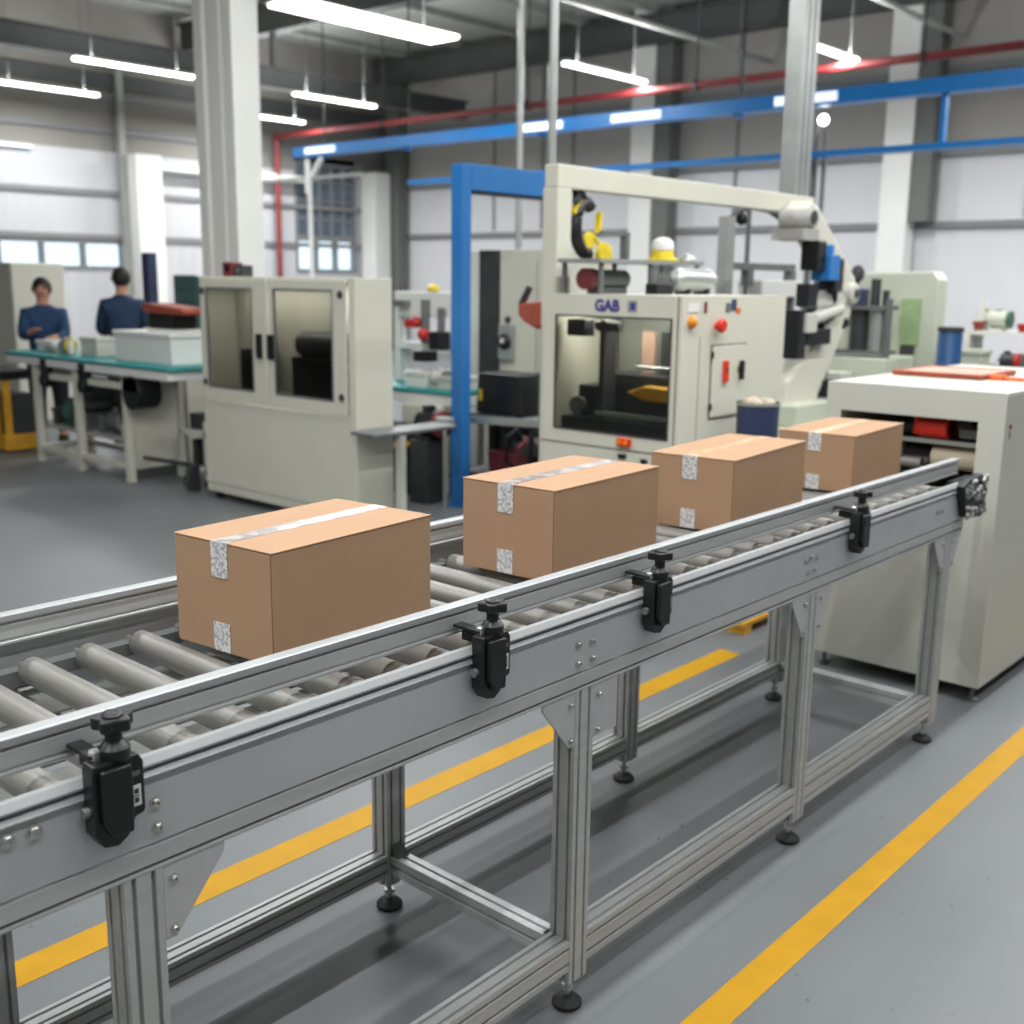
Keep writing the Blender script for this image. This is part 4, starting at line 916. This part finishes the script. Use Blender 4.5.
build('back_shelf', MB().box(8.65, 8.95, 1.6, 3.12, 1.24, 1.27).box(8.90, 8.95, 3.07, 3.12, 1.27, 1.5).box(8.65, 8.95, 3.08, 3.12, 1.01, 1.24).box(8.65, 8.95, 1.6, 1.64, 1.01, 1.24), 'white', sh)
motor_thing('gear_motor', 'red-covered motor on the pale bench at the right edge', 'motor', (8.42, 2.72, 1.01), .12, 'dark', 'red')
motor_thing('gear_motor', 'grey green round motor standing on the shelf, left of the red bin', 'motor', (8.78, 2.93, 1.27), .15, 'pale_green', 'green')
motor_thing('gear_motor', 'dark motor at the right end of the back shelf', 'motor', (8.78, 2.36, 1.27), .15, 'mid', 'dark')
bottle('slim brown-capped flask on the back shelf of the pale bench', 8.76, 2.60, 1.27, .03, .17, 'cream2', 'ochre')
box_thing('parts_bin', 'red bin on the back shelf of the pale bench', 'bin', 8.67, 8.78, 2.64, 2.74, 1.27, 1.33, 'red', 'maroon')
box_thing('parts_bin', 'brown bin on the back shelf near the blue drum', 'bin', 8.66, 8.76, 3.02, 3.06, 1.27, 1.34, 'redlens', 'maroon')
box_thing('parts_bin', 'pale bin on the pale bench top beside the blue drum', 'bin', 8.35, 8.55, 2.88, 3.02, 1.01, 1.14, 'pale_green', 'white')
bottle('grey flask on the pale bench top near the right edge', 8.42, 2.52, 1.01, .04, .14, 'silver', 'dark')
bottle('tall grey-green cylinder bottle on the shelf at the right edge', 8.76, 2.48, 1.27, .045, .24, 'silver', 'green')
bottle('thin pale bottle on the shelf at its left end above the drum', 8.82, 3.03, 1.35, .022, .16, 'cream2', 'ochre').location.z = 1.27
box_thing('parts_bin', 'grey bin under the back shelf in the middle of the pale bench', 'bin', 8.68, 8.9, 2.60, 2.84, 1.01, 1.10, 'mid', 'redlens')
box_thing('parts_bin', 'dark bin under the back shelf at the right end of the pale bench', 'bin', 8.68, 8.9, 2.28, 2.48, 1.01, 1.12, 'dark', 'mid')

# ------------------------------------------------------------------ people
def skinned(name, nodes, edges, m, parent, sub=2):
    """nodes: list of (co, radius); the first is the root"""
    me = bpy.data.meshes.new(name); me.from_pydata([n[0] for n in nodes], edges, []); me.materials.append(M[m])
    o = bpy.data.objects.new(name, me); C.objects.link(o); o.parent = parent
    o.modifiers.new('skin', 'SKIN').use_smooth_shade = True
    sv = me.skin_vertices[0].data
    for i, n in enumerate(nodes):
        r = n[1]; sv[i].radius = (r, r) if not isinstance(r, tuple) else r
    sv[0].use_root = True
    s = o.modifiers.new('sub', 'SUBSURF'); s.levels = sub; s.render_levels = sub
    dg = bpy.context.evaluated_depsgraph_get()
    me2 = bpy.data.meshes.new_from_object(o.evaluated_get(dg)); o.modifiers.clear(); o.data = me2
    me2.materials.clear(); me2.materials.append(M[m])
    return o
def person(label, loc, rz, jm, hs, long_hair, arms, lean=0):
    t = thing('person', label, 'person', (0, 0, 0))
    s = hs
    # faces +Y before turning; arms: per side (elbow, wrist) offsets
    pel = (0, 0, .93*s); ch = (0, lean*.5, 1.22*s); nk = (0, lean, 1.43*s); hd = (0, lean+.02, 1.50*s)
    def chain(nodes, edges, start, items):
        p = start
        for it in items: nodes.append(it); edges.append((p, len(nodes)-1)); p = len(nodes)-1
        return p
    N = [(pel, (.13, .10))]; E = []
    c = chain(N, E, 0, [((0, lean*.2, 1.06*s), (.125, .09)), (ch, (.15, .10)), ((0, lean*.8, 1.36*s), (.10, .07)), (nk, .052), ((0, lean+.01, 1.49*s), .055),
                        ((0, lean+.02, 1.56*s), (.075, .088)), ((0, lean+.015, 1.62*s), (.074, .088)), ((0, lean+.01, 1.665*s), (.05, .055))])
    face = len(N)-2
    for sx, (el, wr) in zip((-1, 1), arms):
        sh = (sx*.150, lean*.8, 1.365*s)
        k = chain(N, E, 3, [(sh, .055), ((sx*.150+el[0]*sx, lean+el[1], el[2]*s), .042), ((sx*.150+wr[0]*sx, lean+wr[1], wr[2]*s), .027)])
        w = Vector(N[k][0]); d = (w - Vector(N[k-1][0])).normalized(); pd = d.cross(Vector((0, 0, 1))).normalized()
        N.append((tuple(w + d*.055), (.034, .016))); E.append((k, len(N)-1)); palm = len(N)-1
        for j, ln in zip((-1.5, -.5, .5, 1.5), (.058, .07, .066, .05)):
            a = w + d*.085 + pd*j*.017; b_ = a + d*ln*.55 + Vector((0, 0, -.006)); e2 = b_ + d*ln*.45 + Vector((0, 0, -.016))
            chain(N, E, palm, [(tuple(a), .009), (tuple(b_), .008), (tuple(e2), .0065)])
        a = w + d*.03 - pd*.03*sx; chain(N, E, k+1, [(tuple(a), .010), (tuple(a + d*.04 - pd*.012*sx), .008)])
    for sx in (-1, 1):
        chain(N, E, 0, [((sx*.09, 0, .86*s), .088), ((sx*.10, .02, .50*s), .058), ((sx*.10, -.01, .10*s), .040), ((sx*.10, .05, .055*s), .038), ((sx*.105, .13, .035*s), .03)])
    bd = skinned('body', N, E, 'skin', t)
    # face details, added as part of the head
    hz = 1.60*s; hy = lean+.02
    build_l('nose', MB().prism([(hy+.085, hz-.005), (hy+.112, hz-.032), (hy+.085, hz-.038)], 'x', -.011, .011), 'skin', t)
    build_l('eye', MB().sphere((-.03, hy+.082, hz+.008), .011, 10, 6).sphere((.03, hy+.082, hz+.008), .011, 10, 6), 'hair', t)
    build_l('mouth', MB().box(-.022, .022, hy+.078, hy+.088, hz-.062, hz-.054), 'redlens', t)
    build_l('ear', MB().sphere((-.079, hy-.005, hz-.01), .02, 10, 6).sphere((.079, hy-.005, hz-.01), .02, 10, 6), 'skin', t)
    # hair cap
    m = MB(); v = []; n_, r_ = 20, 9
    for a in range(r_+1):
        ph = PI*a/r_*.80
        for i in range(n_):
            th = 2*PI*i/n_; front = max(0, math.sin(th))
            p2 = ph*(1 - .50*front)
            v.append((.087*math.sin(p2)*math.cos(th), hy-.012 + .103*math.sin(p2)*math.sin(th), 1.605*s + .10*math.cos(p2)))
    m.add(v, [(a*n_+i, a*n_+(i+1) % n_, (a+1)*n_+(i+1) % n_, (a+1)*n_+i) for a in range(r_) for i in range(n_)])
    if long_hair: m.lathe((0, hy-.075, 1.40*s), [(.02,0),(.045,.03),(.055,.10),(.06,.20),(.03,.24)], 14)
    build_l('hair', m, 'hair', t, smooth=70)
    # jacket
    N = [((0, 0, .88*s), (.165, .125))]; E = []
    chain(N, E, 0, [((0, lean*.2, 1.06*s), (.158, .118)), (ch, (.165, .122)), ((0, lean*.8, 1.355*s), (.125, .09)), ((0, lean*.95, 1.42*s), .078), ((0, lean, 1.455*s), .066)])
    for sx, (el, wr) in zip((-1, 1), arms):
        w = Vector((sx*.150+wr[0]*sx, lean+wr[1], wr[2]*s)); e = Vector((sx*.150+el[0]*sx, lean+el[1], el[2]*s))
        chain(N, E, 3, [((sx*.158, lean*.8, 1.345*s), .070), (tuple(e), .062), (tuple(e.lerp(w, .88)), .044)])
    skinned('jacket', N, E, jm, t)
    N = [((0, 0, .93*s), (.15, .12))]; E = []
    for sx in (-1, 1): chain(N, E, 0, [((sx*.092, 0, .84*s), .108), ((sx*.10, .02, .50*s), .078), ((sx*.10, -.01, .12*s), .062)])
    skinned('trousers', N, E, 'trouser', t)
    for sx in (-1, 1):
        build_l('shoe', MB().prism([(-.07, 0), (.19, 0), (.20, .03), (.14, .06), (.05, .095), (-.06, .10)], 'x', sx*.10-.045, sx*.10+.045), 'rubber', t, bevel=.012)
    t.location = loc; t.rotation_euler.z = rz
    return t
def build_l(name, mb, m, par, **k): return build(name, mb, m, par, **k)
person('person in a plain navy work jacket seen from behind at the teal belt', (5.62, 10.0, 0), math.radians(-30), 'jacket', .985, False,
       [((.06, .10, 1.10), (.0, .30, 1.05)), ((.06, .10, 1.10), (.0, .30, 1.05))])
person('person with dark tied hair in a blue jacket at the left end of the bench', (5.02, 10.37, 0), math.radians(150), 'jacket2', .92, True,
       [((.03, .12, 1.12), (-.05, .30, 1.12)), ((.03, .12, 1.12), (-.06, .28, 1.18))], .02)

# ------------------------------------------------------------------ ceiling lamps, cable trays, pipes
def lamp(xc, yc, z, L_, label, w=.11, k=1):
    t = thing('ceiling_lamp', label, 'lamp', (xc, yc, z), 'strip lamps hanging under the roof')
    build('lamp_housing', MB().prism([(yc-w*.35, z+.05), (yc-w*.6, z+.012), (yc+w*.6, z+.012), (yc+w*.35, z+.05)], 'x', xc-L_/2, xc+L_/2), 'white', t)
    build('diffuser', MB().box(xc-L_/2+.02, xc+L_/2-.02, yc-w/2, yc+w/2, z-.025, z+.011), 'tube', t, bevel=.01)
    build('suspension', MB().cyl((xc-L_*.35, yc, z+.05), (xc-L_*.35, yc, ZR), .006, 6).cyl((xc+L_*.35, yc, z+.05), (xc+L_*.35, yc, ZR), .006, 6), 'mid', t)
    ld = bpy.data.lights.new('strip_light', 'AREA'); ld.shape = 'RECTANGLE'; ld.size = L_-.05; ld.size_y = w*.9
    ld.energy = LAMP_W * L_ * k; ld.color = (.985, .99, 1.0)
    lo = bpy.data.objects.new('strip_light', ld); C.objects.link(lo); lo.parent = t; lo.location = (0, 0, -.03)
    l2 = bpy.data.lights.new('roof_fill', 'AREA'); l2.shape = 'RECTANGLE'; l2.size = L_-.05; l2.size_y = w*.6  # extra upward light added to brighten the roof deck
    l2.energy = LAMP_W * L_ * .5 * max(k, .5); l2.color = ld.color
    lo = bpy.data.objects.new('roof_fill', l2); C.objects.link(lo); lo.parent = t; lo.location = (0, 0, .06); lo.rotation_euler = (PI, 0, 0)
    return t
LAMP_W = 60
V = [(9.0, 15.27, 4.5, 1.9, 'strip lamp left of the main column, higher in the picture of the two'),
     (9.05, 18.02, 4.5, 1.75, 'strip lamp at the left edge above the window wall'),
     (12.65, 15.26, 4.5, 1.75, 'strip lamp just right of the main column, above the tall window'),
     (13.3, 17.9, 4.5, 1.5, 'short strip lamp partly hidden by the main column'),
     (13.4, 10.2, 4.5, 1.9, 'strip lamp between the thin conduit and the end wall column'),
     (14.05, 7.05, 4.5, 1.3, 'strip lamp right of the ribbed silver post')]
for i, a in enumerate(V): lamp(*a, k=1 if i < 2 else 1.9)
lamp(9.15, 10.42, 4.5, 2.5, 'wide bright roof strip at the top of the picture, built as a lamp', .5, k=1.6)  # stands for a jagged bright roof strip, built as a plain lamp
o = thing('wall_lamp', 'dim short strip lamp low on the window wall at the left edge', 'lamp', (9.0, YL-.10, 3.74))
build('lamp_housing', MB().box(8.3, 9.4, YL-.13, YL-.061, 3.74, 3.77), 'white', o); build('diffuser', MB().box(8.32, 9.38, YL-.12, YL-.06, 3.71, 3.739), 'tube2', o)
# rows outside the picture that light the foreground and the end wall
for xx in (-2.5, .2, 2.9, 5.6, 8.4, 11.2): lamp(xx, -.75, 4.5, 2.1, 'strip lamp in the row above the aisle in front of the conveyor', k=.36)
for xx in (-2.5, .2, 2.9, 5.6, 8.4): lamp(xx, 1.35, 4.5, 2.1, 'unseen strip lamp added straight above the conveyor', k=.75)  # row added overhead so box tops outshine their sides
for xx in (-2.5, .8, 4.1): lamp(xx, 5.6, 4.6, 2.1, 'strip lamp in the row above the open floor at the left', k=.65)
for xx in (7.2, ): lamp(xx, 4.2, 5.6, 2.1, 'strip lamp in the row above the packing machine')
for xx in (13.5, 15.8): lamp(xx, 2.2, 4.5, 2.0, 'unseen strip lamp added near the far right corner to light the end wall', k=1.8)  # pair added out of view to brighten the end wall
def bay(name, x, y, z, L_, W_, e, par, axis):  # light and its body added inside an enclosure to brighten the interior
    ld = bpy.data.lights.new(name, 'AREA'); ld.shape = 'RECTANGLE'; ld.size = W_; ld.size_y = L_; ld.energy = e; ld.color = (1, 1, .98)
    lo = bpy.data.objects.new(name, ld); C.objects.link(lo); lo.parent = par; lo.location = Vector((x, y, z-.004)) - par.location
    build('fill_light_body', MB().box(x-W_/2, x+W_/2, y-L_/2, y+L_/2, z, z+.015), 'white', par)
bay('cabinet_fill', 4.70, 6.2, 1.552, 1.3, .06, 8, K, 'y')
bay('machine_fill', 4.40, 3.13, 1.492, .6, .08, 9, G, 'y')

# cable tray beams
def tray(name, y0, y1, z0, z1, x, m, label, cat):
    o = thing(name, label, cat, (x, (y0+y1)/2, z0))
    t = .008
    build('tray_channel', MB().prism([(x-.09, z0), (x+.09, z0), (x+.09, z1), (x+.09-t, z1), (x+.09-t, z0+t), (x-.09+t, z0+t), (x-.09+t, z1), (x-.09, z1)], 'y', y0, y1), m, o)
    return o
o = tray('cable_tray', -2, 15.5, 3.53, 3.69, 12.0, 'blue2', 'upper long blue cable tray running across the hall', 'cable tray')
for y in (3, 7.2, 10.2, 12.9, 14.9):
    build('hanger_rod', MB().cyl((12.10, y, 3.53), (12.10, y, ZR), .012, 8), 'dark', o); build('hanger_plate', MB().box(11.95, 12.13, y-.03, y+.03, 3.50, 3.529), 'blue2', o)
for y0 in (5.9, 8.2, 9.75, 14.4):
    build('tray_glint', MB().box(11.88, 11.908, y0, y0+.75, 3.56, 3.66), 'tube2', o, label='light reflection on the tray, put in as a glowing strip')  # glowing strip painted in for a reflection on the tray
o = tray('cable_tray', -2, 12.75, 2.98, 3.045, 12.0, 'blue2', 'lower thinner blue cable tray running across the hall', 'cable tray')
for y in (4.72,): build('hanger_rod', MB().box(11.96, 12.04, y, y+.05, 3.046, 3.528), 'blue2' if y < 5 else 'mid', o)
# red sprinkler pipe
o = thing('sprinkler_pipe', 'long dark red sprinkler pipe crossing the hall and turning down', 'pipe', (14.36, 10, 4.36))
build('pipe_run', MB().cyl((14.36, -2, 4.38), (14.36, 19.2, 4.36), .055, 16), 'pipe_red', o, smooth=35)
build('pipe_drop', MB().cyl((14.36, 19.2, 0), (14.36, 19.2, 4.30), .055, 16).sphere((14.36, 19.2, 4.36), .075, 14, 8), 'pipe_red', o, smooth=50)
m = MB()
for y in (3.2, 6.0, 9.3, 12.5, 16.0): m.cyl((14.36, y, 4.43), (14.36, y, ZR), .012, 8).box(14.29, 14.43, y-.02, y+.02, 4.30, 4.44)
build('pipe_hanger', m, 'dark', o)
o = build('red_pipe', MB().cyl((17.3, 13.9, 3.5), (17.3, 13.9, ZR), .03, 10), 'mid', smooth=35); o.name = 'conduit'; tag(o, 'thin dark conduit high on the end wall', 'conduit')
# white crossed bracket in front of the tall window
o = thing('jib_stand', 'white Y-shaped stand in front of the tall window grid', 'stand', (11.5, 14.8, 0))
build('stand_pole', MB().cyl((11.5, 14.55, 0), (11.5, 14.55, 3.15), .035, 12).bar((11.5,14.55,3.1),(11.5,14.25,3.42),.06,.06).bar((11.5,14.60,2.9),(11.5,14.60,3.42),.06,.06), 'col', o)
build('stand_arm', MB().bar((11.5, 16.8, 3.13), (11.5, 13.3, 3.13), .04, .05), 'steel_grey', o)
for yy, zz, x0, x1, lb in ((YA, 5.2, 8, 17.5, 'pale conduit running along the hall under the roof, left one'), (YB, 5.2, 8, 17.5, 'pale conduit running along the hall under the roof, right one')):
    o = thing('roof_conduit', lb, 'conduit', (12, yy, zz))
    build('conduit_run', MB().cyl((x0, yy, zz), (x1, yy, zz), .04, 12), 'steel_grey', o, smooth=35)
    for x in (8.5, 12.4, 16.5): build('conduit_hanger', MB().cyl((x, yy, zz+.04), (x, yy, ZR), .01, 8), 'mid', o)
# pair of pipes with a small lamp at the right
o = thing('service_pipes', 'pair of thin grey pipes with a small white lamp, right of the silver post', 'pipes', (12.2, 6.8, 0))
build('pipe_pair', MB().cyl((12.25, 6.30, 0), (12.25, 6.30, 3.35), .04, 12).cyl((12.25, 6.18, 0), (12.25, 6.18, 3.30), .025, 12), 'mid', o, smooth=35)
build('lamp_bulb', MB().sphere((12.25, 6.22, 3.42), .06, 14, 8), 'tube', o, smooth=60)

# ------------------------------------------------------------------ world, camera
wd = bpy.data.worlds.new('world'); bpy.context.scene.world = wd; wd.use_nodes = True
bg = wd.node_tree.nodes['Background']; bg.inputs[0].default_value = (.90, .96, 1.0, 1); bg.inputs[1].default_value = 2.0
cam = bpy.data.cameras.new('camera'); co = bpy.data.objects.new('camera', cam); C.objects.link(co)
cam.sensor_width = 36; cam.lens = 1114.97/1024*36; cam.clip_end = 200
p, y, r = .205138, .725659, .0124095
f = Vector((math.cos(p)*math.cos(y), math.cos(p)*math.sin(y), -math.sin(p)))
rt = Vector((math.sin(y), -math.cos(y), 0)); up = rt.cross(f)
r1 = rt*math.cos(r) + up*math.sin(r); u1 = -rt*math.sin(r) + up*math.cos(r)
Mx = Matrix((r1, u1, -f)).transposed().to_4x4(); Mx.translation = (0, 0, 1.6)
co.matrix_world = Mx
cam.dof.use_dof = True; cam.dof.focus_distance = 2.0; cam.dof.aperture_fstop = 3.8
sc = bpy.context.scene; sc.camera = co
sc.view_settings.view_transform = 'Standard'; sc.view_settings.look = 'None'; sc.view_settings.gamma = 1
sc.view_settings.exposure = -0.18
